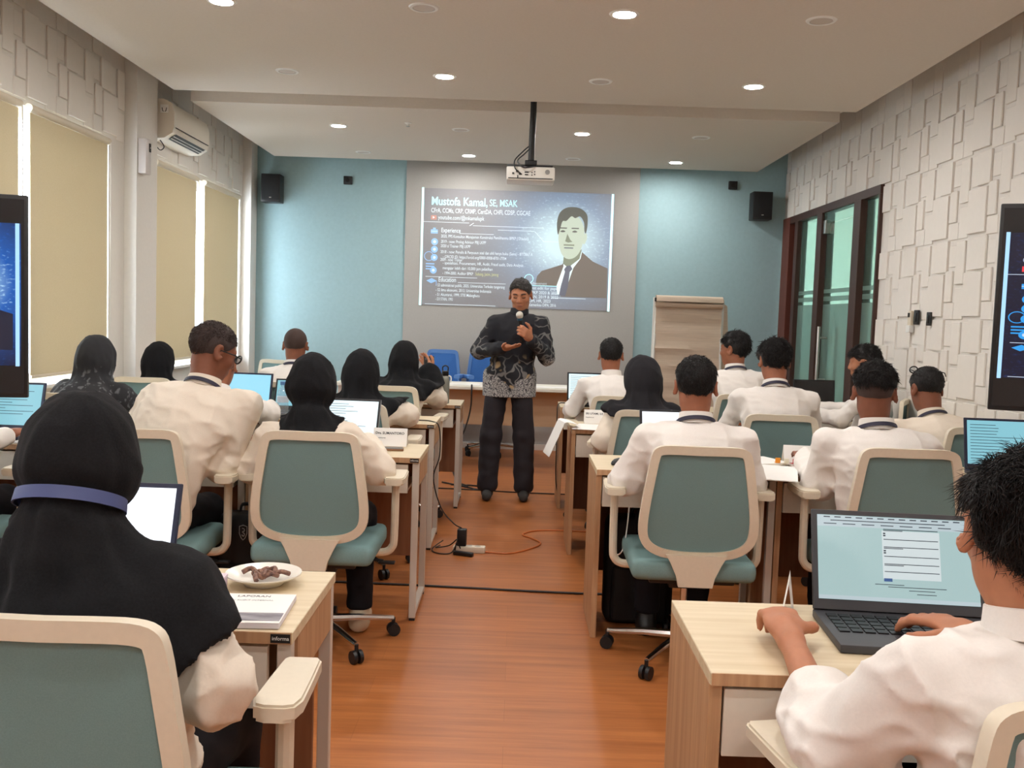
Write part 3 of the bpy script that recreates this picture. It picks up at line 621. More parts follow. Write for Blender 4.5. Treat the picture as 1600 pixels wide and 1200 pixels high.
# two screens on wall arms, showing the same slide
M_tvimg = bpy.data.materials.new('screen_image'); M_tvimg.use_nodes = True; slide_mat(M_tvimg, .9, srgb(10, 10, 14), 0, 1, 0, 1, False)
def tvm(n, c, s): return mat('tv_'+n, (0.005, 0.005, 0.008, 1), rough=.3, emit=c, estr=s)
TVP = dict(bar=tvm('bar', srgb(160, 205, 245), .9), cy=tvm('cyan', srgb(130, 225, 245), .9), w=tvm('white', srgb(205, 220, 240), .7), r=tvm('red', srgb(215, 50, 60), .9), y=tvm('yellow', srgb(220, 220, 110), .8), bl=tvm('icon', srgb(40, 150, 225), .8), suit=tvm('suit', srgb(24, 26, 46), .8), sh=tvm('shirt', srgb(220, 232, 240), .8), tie=tvm('tie', srgb(40, 50, 90), .7), skin=tvm('skin', srgb(190, 150, 130), .8), shade=tvm('shade', srgb(130, 96, 80), .6), hair=tvm('hair', srgb(14, 12, 16), .6))
def screen(x0, x1, y, z0, z1, yaw, lab, sidewall):
    t = thing('wall_screen', lab, 'screen', ((x0+x1)/2, y, z0), yaw); w, h = x1-x0, z1-z0
    MB().box((0, .012, h/2), (w, .024, h), .004).build('bezel', M_black, t)
    MB().box((0, .045, h/2), (w*.6, .05, h*.6), .01).build('back_housing', M_black, t)
    d = bpy.data.objects.new('display', None); C.objects.link(d); d.parent = t; d.location = (-w/2+.02, -.003, .16*h)
    MB().box((0, -.0005, h/2), (w-.02, .003, h-.03)).build('glass', M_screenoff, t, smooth=False)
    slide((0, 0, 0), w-.04, h*.70, 1, M_tvimg, TVP, 'x', 'x', 'x', parent=d)
    ar = MB(); s = -1 if sidewall < 0 else 1
    ar.box((s*w*.18, .12, h/2), (.06, .10, .12), .008); ar.box((s*w*.30, .15, h/2), (w*.30, .04, .06), .006); ar.build('wall_arm', M_black, t)
screen(-2.815, -1.665, 3.151, 1.062, 1.755, math.radians(15), 'large black screen at the left photo edge showing the slide', -1)
screen(1.540, 2.640, 2.998, 1.143, 1.824, math.radians(-22), 'large black screen at the right photo edge showing the slide', 1)
# air conditioner
t = thing('air_conditioner', 'white split air conditioner above the left windows', 'air conditioner', (XL, 7.75, 2.645))
prof = [(0.0, .30), (.12, .30), (.185, .27), (.205, .20), (.205, .10), (.19, .05), (.13, .012), (.0, .0)]
MB().prism([(x, z) for x, z in prof], -.41, .41, M=Matrix(((1, 0, 0, 0), (0, 0, 1, 0), (0, 1, 0, 0), (0, 0, 0, 1)))).build('body', mat('ac_white', srgb(222, 214, 200), rough=.4), t)
for z0, x0, x1 in ((.055, .165, .196),): pass
MB().poly([(.135, -.34, .010), (.135, .34, .010), (.195, .34, .047), (.195, -.34, .047)], [(0, 1, 2, 3)]).build('outlet', M_black, t, smooth=False)
for k in range(2): MB().box((.155+.02*k, 0, .018+.014*k), (.004, .68, .004)).build('louvre', M_trim, t)
MB().box((.207, 0, .09), (.003, .76, .006)).build('panel_seam', M_ltext, t, smooth=False)
MB().box((.13, -.413, .225), (.06, .004, .06), .001).build('vent_tag', M_paper, t, smooth=False)
k = MB(); k.tube([(.113, -.416, .232), (.118, -.416, .208), (.126, -.416, .204)], .003, 6); k.tube([(.147, -.416, .232), (.142, -.416, .208), (.134, -.416, .204)], .003, 6); k.build('tag_print', M_black, t)
MB().tube([(.03, -.40, .01), (.05, -.40, -.03), (.09, -.39, -.08), (.11, -.36, -.05), (.08, -.36, .0)], .004, 6, smooth=5).build('cable', M_black, t)
t = thing('air_freshener', 'white box dispenser on the pilaster by the windows', 'dispenser', (XL+.09, 6.985, 2.33))
MB().box((.03, 0, .125), (.06, .10, .25), .01).build('housing', mat('dispenser_white', srgb(206, 198, 194), rough=.4), t); MB().box((.062, .02, .19), (.004, .03, .06)).build('window', M_screenoff, t, smooth=False); MB().box((.064, .02, .19), (.003, .006, .006)).build('indicator', M_paper, t, smooth=False)
# switches on the right wall
for y, z, h, w, mm, nm, lab in ((6.37, 1.475, .09, .06, M_black, 'light_switch', 'black wall switch on the white relief wall, nearer the right screen'), (6.57, 1.485, .10, .07, M_black, 'light_switch', 'black wall switch on the white relief wall beside the remote control'),):
    t = thing(nm, lab, 'switch', (XR-.018, y, z), 0); MB().box((-.006, 0, 0), (.014, w, h), .004).build('plate', mm, t); MB().box((-.015, 0, 0), (.006, w*.5, h*.6), .002).build('rocker', M_screenoff, t)
t = thing('remote_control', 'cream remote control in a holder on the white relief wall', 'remote', (XR-.018, 6.655, 1.455))
MB().box((-.012, 0, 0), (.024, .05, .15), .008).build('case', M_cream, t); MB().box((-.026, 0, .045), (.003, .03, .03)).build('display', M_screenoff, t, smooth=False); MB().box((-.014, 0, -.05), (.032, .06, .05), .004).build('holder', M_trim, t)
# flip chart
t = thing('flip_chart', 'flip chart with curled tan paper in front of the blue wall', 'flip chart', (1.585, 8.9, 0))
M_board = mat('board_white', srgb(214, 214, 208), rough=.4)
MB().box((0, .06, 1.14), (.66, .02, .96), .004, M=None).build('board', M_board, t)
vs, fs = [], []; NX, NZ = 10, 24
for j in range(NZ+1):
    z = 1.60-j*(1.60-.62)/NZ
    for i in range(NX+1):
        x = -.305+i*.61/NX
        vs.append((x, .035-.006*math.sin(z*40+x*2)-.004*math.sin(z*83+1.5*x+1)-(.012 if abs(z-1.17-.03*x) < .02 else 0), z+.0))
fs = [(j*(NX+1)+i, j*(NX+1)+i+1, (j+1)*(NX+1)+i+1, (j+1)*(NX+1)+i) for j in range(NZ) for i in range(NX)]
MB().poly(vs, fs).build('paper_pad', M_flip, t)
prof = [(.03+.05*math.cos(a), 1.585+.055*math.sin(a)) for a in [x*.4 for x in range(0, 16)]]
vs = [(x, -p[0]+.03, p[1]) for p in prof for x in (-.315, .30)]; MB().poly(vs, [(2*i, 2*i+1, 2*i+3, 2*i+2) for i in range(len(prof)-1)]).build('rolled_sheet', M_flip, t)
MB().poly([(.30, .075, 1.60), (.365, .085, 1.56), (.385, .09, 1.30), (.37, .09, .9), (.30, .08, .85)], [(0, 1, 2, 3, 4)]).build('turned_sheet', M_flip, t)
MB().box((0, .045, 1.60), (.64, .025, .035), .004).build('clamp_bar', M_black, t)
for x in (-.30, .30): MB().tube([(x, .06, 1.5), (x*1.12, -.05, .01)], .012, 8).build('leg', M_board, t)
MB().tube([(0, .08, 1.5), (0, .62, .01)], .012, 8).build('rear_leg', M_board, t)

# ------------------------------------------------------------------ desk things
def scr(name, col, s): return mat('screen_'+name, (.01, .01, .012, 1), rough=.25, emit=col, estr=s)
SC_CYAN = scr('cyan', srgb(140, 205, 220), .62); SC_WHITE = scr('white', srgb(240, 246, 255), 1.05); SC_PALE = scr('pale', srgb(212, 236, 244), .85); SC_SAGE = scr('sage', srgb(172, 200, 200), .62); SC_SAGE2 = scr('sage_light', srgb(205, 216, 218), .68); SC_BAR = scr('bar', srgb(190, 206, 212), .62); SC_TXT = scr('ink', srgb(50, 66, 86), .25); SC_BTN = scr('button', srgb(60, 100, 160), .5); SC_LB = scr('light_blue', srgb(150, 215, 240), .75)
def laptop(loc, rz, lab, w=.33, d=.22, lid=105, body=M_lapgrey, bez=M_black, page=SC_PALE, style='doc', h=None):
    t = thing('laptop', lab, 'laptop', loc, rz); h = h or w*.66
    MB().box((0, 0, .009), (w, d, .018), .004).build('base', body, t)
    kb = MB()
    rnd = random.Random(3)
    for r in range(5):
        for c in range(13): kb.box((-w*.42+c*w*.07, d*.30-r*d*.105, .0195), (w*.056, d*.082, .003))
    kb.build('keyboard', M_black, t, smooth=False)
    MB().box((0, -d*.33, .0185), (w*.32, d*.24, .001)).build('trackpad', M_lapgrey, t, smooth=False)
    L = bpy.data.objects.new('lid_hinge', None); L = MB().box((0, 0, h/2), (w, .009, h), .003).build('lid', body, t)
    L.location = (0, d/2-.004, .018); L.rotation_euler = (-math.radians(lid-90), 0, 0)
    MB().box((0, -.0055, h/2), (w-.004, .003, h-.004)).build('screen_bezel', bez, L, smooth=False)
    sw, sh, cz = w-.024, h-.036, h/2+.006
    MB().box((0, -.0075, cz), (sw, .002, sh)).build('display', page, L, smooth=False)
    tx = MB(); rnd = random.Random(int(abs(loc[0]*1000)+loc[1]*100))
    if style == 'doc':
        for r in range(12):
            ln = rnd.uniform(.35, .95); tx.box((-sw*.46+sw*.46*ln, -.009, cz+sh*.40-r*sh*.07), (sw*.92*ln, .001, sh*.012))
        tx.build('screen_text', SC_TXT, L, smooth=False)
    elif style == 'form':
        MB().box((0, -.0088, cz+sh*.47-.008), (sw, .001, sh*.13)).build('browser_bar', SC_BAR, L, smooth=False)
        MB().box((.03, -.0088, cz+.01), (sw*.36, .001, sh*.57)).build('form_page', SC_SAGE2, L, smooth=False)
        for v in (.30, .285, .18, .09, .075, -.02, -.11, -.125, -.2):
            ln = .34 if v in (.30, .18, .09, -.02, -.11, -.2) else .12
            tx.box((.03-sw*.17+sw*ln/2, -.0096, cz+.01+sh*v), (sw*ln, .001, .0016))
        for v in (.25, .225, .045, .02): tx.box((.03-sw*.165, -.0096, cz+.01+sh*v), (.005, .001, .003))
        for k in range(13): tx.box((-sw*.44+k*sw*.068, -.0096, cz+sh*.475), (sw*.04, .001, .0022))
        for k in range(7): tx.box((-sw*.42+k*sw*.12, -.0096, cz+sh*.395), (sw*.08, .001, .0018))
        tx.box((-.02, -.0096, cz+sh*.435), (sw*.72, .001, .0018))
        for v, u, ln in ((-.30, -.02, .18), (-.325, .04, .36), (-.36, .05, .16), (-.40, .06, .12)): tx.box((u, -.0096, cz+sh*v), (sw*ln, .001, .0014))
        tx.build('screen_text', SC_TXT, L, smooth=False)
        MB().box((.03-sw*.15, -.0096, cz-sh*.245), (.018, .001, .007)).build('form_button', SC_BTN, L, smooth=False)
        MB().box((0, -.0088, cz-sh*.475), (sw, .001, sh*.045)).build('task_bar', SC_BAR, L, smooth=False)
    else: tx.bm.free()
    return t
LZ = DH+.001
laptop((-.945, 2.08, LZ), math.radians(0), 'laptop with a blank white screen in front of the nearest headscarf', w=.33, lid=108, body=M_navy, bez=M_navy, page=SC_WHITE, style='none')
laptop((.862, 1.985, LZ), math.radians(-4), 'large dark grey laptop showing a web form, nearest on the right', w=.375, d=.24, lid=108, body=M_lapgrey, bez=M_lapgrey, page=SC_SAGE, style='form', h=.224)
laptop((-.83, 4.55, LZ), math.radians(-4), 'laptop with a pale document screen before the woman in the aisle chair', w=.32, lid=112, body=M_lapsilver, page=SC_PALE)
laptop((-2.47, 4.50, LZ), 0, 'laptop with a cyan document below the left wall screen', w=.36, lid=106, body=M_navy, bez=M_navy, page=SC_CYAN)
laptop((.77, 4.42, LZ), math.radians(2), 'laptop with white screen in front of the man in the aisle chair', w=.33, lid=108, body=M_navy, bez=M_black, page=SC_WHITE, style='none')
laptop((2.26, 4.29, LZ), math.radians(-3), 'laptop with a cyan text page at the right photo edge', w=.36, lid=102, body=M_navy, bez=M_navy, page=SC_CYAN)
laptop((-1.71, 5.90, LZ), math.radians(-4), 'laptop with light blue screen beside the clear water bottle', w=.34, lid=104, body=M_navy, bez=M_navy, page=SC_LB, style='none')
laptop((-1.345, 5.875, LZ), 0, 'laptop half hidden behind the clear water bottle', w=.33, lid=110, h=.20, body=M_navy, bez=M_black, page=SC_CYAN, style='none')
laptop((.57, 7.16, LZ), math.radians(3), 'laptop with pale screen in front of the man nearest the presenter', w=.34, lid=100, body=M_black, page=SC_PALE)
laptop((2.27, 7.12, LZ), math.radians(8), 'dark laptop with black screen standing before the glass door', w=.33, lid=95, body=M_black, bez=M_black, page=M_screenoff, style='none', h=.23)

def phone(loc, rz, lab, body=M_black, tilt=0):
    t = thing('phone', lab, 'phone', loc, rz); t.rotation_euler = (tilt, 0, rz)
    MB().box((0, 0, .0045), (.075, .155, .009), .004).build('case', body, t); MB().box((0, 0, .0095), (.068, .146, .001)).build('glass', M_screenoff, t, smooth=False); MB().box((-.02, .055, .0104), (.02, .02, .001), .0004).build('camera_bump', M_lapgrey, t)
phone((-.595, 4.50, LZ), math.radians(96), 'phone lying face down before the name card on the left aisle desk', mat('phone_gold', srgb(150, 110, 80), rough=.3, metal=.4))
def mouse(loc, rz, lab, mm):
    t = thing('computer_mouse', lab, 'mouse', loc, rz)
    MB().lathe([(.046, 0), (.05, .006), (.046, .016), (.034, .026), (.016, .031), (.001, .032)], n=24, M=Matrix.Diagonal((.6, 1, 1, 1))).build('shell', mm, t)
    MB().cyl((-.004, .03, .028), (.004, .03, .028), .006, n=10).build('wheel', M_lapgrey, t)
mo = mouse((.485, 4.28, LZ), math.radians(-60), 'dark mouse on the corner of the right aisle desk', M_black)
mouse((-1.50, 5.72, LZ), math.radians(-30), 'white mouse beside the light blue laptop', M_paper)
def namecard(loc, rz, lab, lines, w=.20, h=.085, ang=22):
    t = thing('name_card', lab, 'name card', loc, rz)
    a = math.radians(ang); d = h*math.tan(a)
    for s in (-1, 1):
        MB().poly([(-w/2, s*d, 0), (w/2, s*d, 0), (w/2, 0, h), (-w/2, 0, h)], [(0, 1, 2, 3)]).build('face' if s < 0 else 'rear_face', M_paper, t, smooth=False)
    for k, (s, sz, b) in enumerate(lines):
        z = h*.66-k*h*.24; y = -d*(1-z/h)-.0008
        text_mesh(s, sz, 'lettering', M_ltext, t, Matrix.Translation((-w/2+.01, y, z)) @ R4(math.pi/2-a, 0, 0), extrude=.0002, bold=b)
namecard((-.60, 4.655, LZ), 0, 'white name card beside the phone on the left aisle desk', [('Drs. SUMANTORO', .017, .0003), ('Inspektorat', .011, 0), ('Kota', .011, 0)], w=.165)
namecard((.55, 5.96, LZ), math.radians(-2), 'white name card behind the curled sheet on the right', [('SRI UTAMI, S.E', .017, .0003), ('Inspektorat', .011, 0)], w=.23)
namecard((1.38, 4.52, LZ), math.radians(-4), 'white name card beside the coloured page tabs', [('', .01, 0)], w=.2)
namecard((.632, 2.13, LZ), math.radians(73), 'white name card seen end-on at the left of the large laptop', [('', .01, 0)], w=.13, h=.085, ang=8)
# paper sheets
def sheet(loc, rz, lab, w=.21, d=.297, h=.002, curl=None, lines=0, name='paper_sheet', mm=M_paper):
    t = thing(name, lab, 'paper', loc, rz)
    n = 14; vs = []; 
    for i in range(n+1):
        u = i/n; x, z = -w/2+u*w, 0
        if curl:
            x, z = curl(u)
        for y in (-d/2, d/2): vs += [(x, y, z), (x, y, z+h)]
    fs = []
    for i in range(n):
        a = 4*i; b = 4*(i+1)
        fs += [(a+1, a+3, b+3, b+1), (a, b, b+2, a+2), (a, a+1, b+1, b), (a+2, b+2, b+3, a+3)]
    fs += [(0, 2, 3, 1), (4*n, 4*n+1, 4*n+3, 4*n+2)]
    MB().poly(vs, fs).build('sheet', mm, t)
    if lines:
        q = MB()
        for r in range(lines): q.box((-w*.05, d*.35-r*d*.06, h+.0006), (w*.7, .0025, .0006))
        q.build('printed_lines', M_lapsilver, t, smooth=False)
    return t
sheet((.47, 5.70, LZ+.004), math.radians(78), 'white sheet curling over the aisle corner of the right third desk', w=.30, d=.21, curl=None)
def droop(u): 
    s = u*.36
    return (-.10-.0*s+(-s*.62 if s < .15 else -.093-(s-.15)*.42), .010 if s < .02 else (.012+.02*math.sin(min(s, .15)/.15*1.6) if s < .15 else .032-(s-.15)*.98))
sheet((.475, 5.72, LZ+.008), math.radians(8), 'long white sheet drooping off the right desk into the aisle', w=.3, d=.22, curl=droop)
sheet((1.10, 4.11, LZ+.014), math.radians(-16), 'large blank white sheet hanging over the desk edge between two men', w=.25, d=.42, h=.004)
sheet((1.12, 4.47, LZ+.003), math.radians(24), 'pile of white sheets behind the large blank one', w=.30, d=.21, h=.010)
sheet((1.40, 4.34, LZ+.003), math.radians(8), 'white sheet under the hand of the man in the middle right chair', w=.21, d=.297, h=.003)
sheet((-1.22, 4.40, LZ+.002), math.radians(30), 'open white booklet at the joint of the left desks', w=.21, d=.297, h=.008)
sheet((-1.02, 4.42, LZ+.002), math.radians(-14), 'white sheet beside the open booklet on the left', w=.21, d=.29, h=.002)
sheet((-2.12, 4.36, LZ+.002), math.radians(70), 'printed sheet in front of the cyan laptop on the left', w=.21, d=.297, h=.002, lines=10)
for k, (x, y, z, w, h, rz, lab) in enumerate(((1.72, 5.70, 0, .24, .012, 0, 'white booklet lying lowest on the desk before the thick-haired man'), (1.74, 5.94, 0, .24, .022, 0, 'grey stack of papers behind the lowest white booklet'), (1.90, 7.12, 0, .26, .03, 6, 'thick white paper stack beside the dark laptop'), (.95, 7.2, 0, .3, .008, 5, 'thin papers on the front desk behind the man nearest the presenter'))):
    sheet((x, y, LZ+.001), math.radians(rz), lab, w=w, d=.21, h=h, name='paper_stack')
for k, (x, y, c, lab) in enumerate(((1.225, 4.41, (235, 150, 40), 'orange'), (1.262, 4.40, (240, 240, 225), 'white'), (1.30, 4.395, (205, 40, 50), 'red'), (1.335, 4.39, (60, 160, 60), 'green'), (1.375, 4.385, (240, 160, 50), 'amber'), (.96, 4.50, (240, 170, 110), 'peach'), (1.90, 5.74+1.35, (140, 225, 120), 'lime'))):
    t = thing('page_tab', lab+' page tab sticking up '+('from the sheets on the right desk' if k < 5 else 'behind the aisle chair on the right' if k == 5 else 'from the paper stack by the dark laptop'), 'page tab', (x, y, LZ+(.014 if k < 6 else .033)), .2*k)
    mm = mat('tab_'+lab, srgb(*c), rough=.6); MB().box((0, 0, .012), (.024, .006, .024), .003).build('flag', mm, t); MB().box((0, .012, .0005), (.02, .03, .001)).build('adhesive_strip', mm, t)
# things on the nearest left desk
t = thing('plate', 'white ceramic plate holding dark fruit peel on the nearest left desk', 'plate', (-.578, 2.225, LZ))
MB().lathe([(.045, 0), (.05, .006), (.075, .018), (.088, .025), (.088, .028), (.074, .022), (.048, .010), (0.001, .009)], n=40).build('dish', mat('ceramic_white', srgb(236, 232, 222), rough=.25), t)
rnd = random.Random(5)
M_peel = mat('fruit_peel_dark', srgb(62, 34, 34), rough=.6, noise=.5, scale=(90, 90, 90), col2=srgb(150, 110, 90))
for k, (x, y, a, lab) in enumerate(((-.018, .01, .5, 'dark curled fruit peel lying on the left of the plate'), (.022, .008, -.4, 'dark curled fruit peel lying on the right of the plate'), (.002, -.022, 2.0, 'dark curled fruit peel lying at the near side of the plate'))):
    pp = thing('fruit_peel', lab, 'peel', (-.578+x, 2.225+y, LZ+.016), a, 'peels on the plate')
    for j in range(3): MB().tube([(0, 0, .004), (.02*math.cos(j*2.1), .02*math.sin(j*2.1), .014), (.036*math.cos(j*2.1+.5), .036*math.sin(j*2.1+.5), .006)], .006, 6, smooth=4, rad=None).build('peel_strip', M_peel, pp)
t = thing('report_booklet', 'stapled white report with a grey photo on its cover, nearest left desk', 'report', (-.572, 1.998, LZ), math.radians(3))
MB().box((0, 0, .006), (.21, .20, .012), .002).build('pages', mat('page_edges', srgb(222, 218, 226), rough=.8), t, smooth=False)
cv = MB().box((0, 0, .0125), (.21, .20, .001)).build('cover', M_paper, t, smooth=False)
MB().box((.01, -.062, .0135), (.185, .05, .001)).build('cover_photo', mat('cover_photo_grey', srgb(170, 166, 172), rough=.7, noise=.5, scale=(10, 30, 1), col2=srgb(96, 92, 100)), cv, smooth=False)
text_mesh('LAPORAN', .016, 'lettering', M_ltext, cv, Matrix.Translation((-.02, .075, .0134)), extrude=.0001); text_mesh('PELATIHAN AUDIT INTERNAL', .010, 'lettering', M_lapsilver, cv, Matrix.Translation((-.07, .048, .0134)), extrude=.0001)
t = thing('blue_pen', 'blue pen lying on the report beside the headscarf', 'pen', (-.612, 1.962, LZ+.020), math.radians(-14))
MB().cyl((-.06, 0, 0), (.035, 0, 0), .0055).build('barrel', mat('pen_blue', srgb(40, 130, 190), rough=.3), t); MB().cyl((.035, 0, 0), (.048, 0, 0), .0055, .0015).build('tip', M_chrome, t); MB().box((-.045, 0, .007), (.035, .003, .002)).build('clip', M_chrome, t)
t = thing('small_box', 'pale lilac box on the nearest left desk beside the plate', 'box', (-.695, 2.135, LZ), math.radians(4))
MB().box((0, 0, .015), (.10, .07, .03), .004).build('body', mat('lilac_card', srgb(214, 196, 212), rough=.5), t); MB().box((0, 0, .033), (.102, .072, .008), .003).build('lid', mat('lilac_lid', srgb(226, 208, 222), rough=.5), t)
# bottles, cups
t = thing('water_bottle', 'clear water bottle with blue cap on the left middle desk', 'bottle', (-1.375, 5.665, LZ))
MB().lathe([(.03, 0), (.034, .006), (.034, .08), (.031, .09), (.034, .10), (.034, .14), (.028, .165), (.014, .185), (.013, .20)], n=20).build('body', M_bottle, t); MB().cyl((0, 0, .198), (0, 0, .218), .0165).build('cap', mat('cap_blue', srgb(90, 130, 180), rough=.4), t); MB().lathe([(.0346, .095), (.0346, .13)], n=20).build('label_band', mat('label_pale', srgb(190, 205, 220), rough=.5), t)
t = thing('steel_bottle', 'grey steel bottle with black loop cap on the front left desk', 'bottle', (-.513, 6.98, LZ))
MB().lathe([(.032, 0), (.034, .004), (.034, .17), (.030, .192), (.022, .20)], n=24).build('body', mat('bottle_grey', srgb(138, 140, 132), rough=.4, metal=.2), t); MB().lathe([(.023, .20), (.025, .203), (.025, .232), (.02, .236)], n=20).build('cap', M_black, t); MB().tube([(-.018, 0, .233), (-.02, 0, .262), (0, 0, .274), (.02, 0, .262), (.018, 0, .233)], .005, 6, smooth=4).build('loop', M_black, t)
t = thing('tea_glass', 'glass of brown tea behind the grey steel bottle', 'glass', (-.585, 7.12, LZ))
MB().lathe([(.026, 0), (.030, .002), (.034, .10), (.032, .10), (.028, .005)], n=20).build('cup', M_bottle, t); MB().lathe([(.0265, .006), (.030, .06)], n=20).build('tea', mat('tea_brown', srgb(170, 96, 50), rough=.2), t)
for x, lab in ((-.66, 'white mug with handle on the front table near the blue chair'), (-.80, 'brown glass cup on the front table behind the steel bottle')):
    t = thing('mug', lab, 'mug', (x, 8.86, .751)); br = x < -.7
    MB().lathe([(.03, 0), (.038, .004), (.04, .095), (.036, .095), (.032, .008)], n=20).build('cup', mat('mug_brown', srgb(176, 104, 60), rough=.3) if br else mat('ceramic_white', (1, 1, 1, 1)), t); MB().tube([(.038, 0, .08), (.062, 0, .07), (.062, 0, .03), (.038, 0, .018)], .006, 8, smooth=4).build('handle', mat('ceramic_white', (1, 1, 1, 1)), t)
for x, y, lab in ((-.50, 8.9, 'thin papers on the front table beside the white mug'), (.35, 8.88, 'thin papers on the front table right of the presenter')):
    sheet((x, y, .752), .1, lab, w=.34, d=.2, h=.004)
# power strip, adapters, cables
Mcab = mat('cable_black', srgb(26, 20, 18), rough=.5); Morange = mat('cable_orange', srgb(196, 110, 56), rough=.5)
t = thing('power_strip', 'white power strip on the aisle floor', 'power strip', (-.24, 5.60, 0), math.radians(-3))
MB().box((0, 0, .018), (.19, .06, .036), .006).build('body', mat('strip_white', srgb(228, 216, 196), rough=.5), t); so = MB()
for k in range(3): so.cyl((-.05+.05*k, 0, .0365), (-.05+.05*k, 0, .0375), .018, n=16)
so.build('sockets', mat('socket_grey', srgb(190, 180, 166), rough=.6), t)
t = thing('power_adapter', 'black power adapter plugged into the floor power strip', 'adapter', (-.285, 5.60, .037), math.radians(-3)); MB().box((0, 0, .05), (.055, .05, .10), .006).build('block', M_black, t); MB().cyl((0, 0, -.001), (0, 0, .01), .016).build('plug', M_black, t)
t = thing('charger_brick', 'small black charger hanging over the floor power strip', 'adapter', (-.29, 5.535, .0)); MB().box((.03, -.02, .012), (.12, .035, .022), .006, M=R4(0, 0, -.35)).build('block', M_black, t); MB().tube([(-.03, 0, .02), (-.02, .0, .07), (.0, .02, .03)], .004, 6, smooth=4).build('lead', M_black, t)
def cable(name, pts, r, mm, lab): 
    t = MB().tube(pts, r, 6, smooth=6).build(name, mm, None); return tag(t, lab, 'cable')
cable('extension_cord', [(-.145, 5.59, .006), (.0, 5.58, .005), (.13, 5.72, .005), (.19, 5.86, .005), (.14, 5.98, .005), (.08, 6.08, .005), (.16, 6.20, .005), (.32, 6.24, .005), (.60, 6.22, .005), (.9, 6.25, .005)], .005, Morange, 'orange extension cord curving across the aisle floor')
cable('floor_cable', [(-1.1, 4.86, .006), (-.6, 4.85, .006), (-.2, 4.83, .006), (.1, 4.81, .006), (.40, 4.80, .006), (.8, 4.82, .006)], .006, Mcab, 'thick dark cable straight across the aisle by the second desks')
cable('floor_cable', [(-1.0, 7.63, .005), (-.4, 7.61, .005), (0, 7.56, .005), (.4, 7.54, .005), (.9, 7.55, .005)], .005, Mcab, 'dark cable straight across the floor behind the presenter\'s shoes')
cable('charger_cable', [(-.72, 5.78, LZ+.006), (-.60, 5.76, LZ+.005), (-.49, 5.72, LZ+.004), (-.445, 5.70, .72), (-.44, 5.72, .55), (-.47, 5.68, .42), (-.42, 5.66, .25), (-.34, 5.64, .16), (-.29, 5.61, .14)], .004, Mcab, 'black charger cable hanging from the third left desk to the floor strip')
cable('strip_cable_coil', [(-.40, 5.66, .05), (-.46, 5.6, .01), (-.42, 5.52, .006), (-.34, 5.53, .01), (-.31, 5.57, .08), (-.36, 5.62, .03), (-.44, 5.63, .012), (-.42, 5.7, .01)], .004, Mcab, 'tangle of thin black cable beside the floor power strip')
cable('table_cable', [(-.40, 8.80, .757), (-.395, 8.70, .74), (-.40, 8.70, .55), (-.45, 8.7, .35), (-.55, 8.7, .12), (-.52, 8.4, .01), (-.44, 7.9, .008), (-.36, 7.75, .008)], .008, Mcab, 'black cable hanging from the front table left of the presenter')
cable('laptop_cable', [(.40, 7.2, LZ+.01), (.33, 7.17, LZ+.006), (.318, 7.1, .68), (.322, 7.1, .5), (.325, 7.08, .2), (.36, 7.1, .02)], .004, Mcab, 'black laptop cable hanging off the front right desk')
cable('floor_loop_cable', [(-.58, 7.9, .006), (-.36, 7.7, .006), (-.28, 7.62, .006), (-.22, 7.7, .006), (-.3, 7.78, .006), (-.5, 7.8, .006)], .007, Mcab, 'thick black cable loop on the floor left of the presenter')
cable('white_charging_cable', [(.47, 4.22, .62), (.455, 4.2, .5), (.46, 4.16, .38), (.49, 4.1, .41), (.51, 4.12, .55), (.52, 4.2, .66)], .003, M_paper, 'thin white cable looping under the right aisle desk')
cable('desk_cable', [(.80, 1.745, .60), (.805, 1.742, .52), (.79, 1.735, .44), (.82, 1.74, .40), (.80, 1.76, .25), (.79, 1.8, .05)], .006, Mcab, 'black cable dangling under the nearest right desk')
t = thing('power_strip', 'cream power strip beside the second right desk leg', 'power strip', (1.06, 4.13, 0), math.radians(2)); MB().box((0, 0, .02), (.20, .055, .04), .005).build('body', mat('strip_white', (1, 1, 1, 1)), t); MB().box((0, 0, .041), (.16, .03, .002)).build('sockets', M_black, t, smooth=False)
cable('strip_lead', [(1.05, 4.13, .042), (1.05, 4.12, .10), (1.02, 4.1, .12), (.96, 4.08, .08), (.9, 4.05, .02), (.8, 4.0, .01)], .004, Mcab, 'black lead arching from the cream power strip')
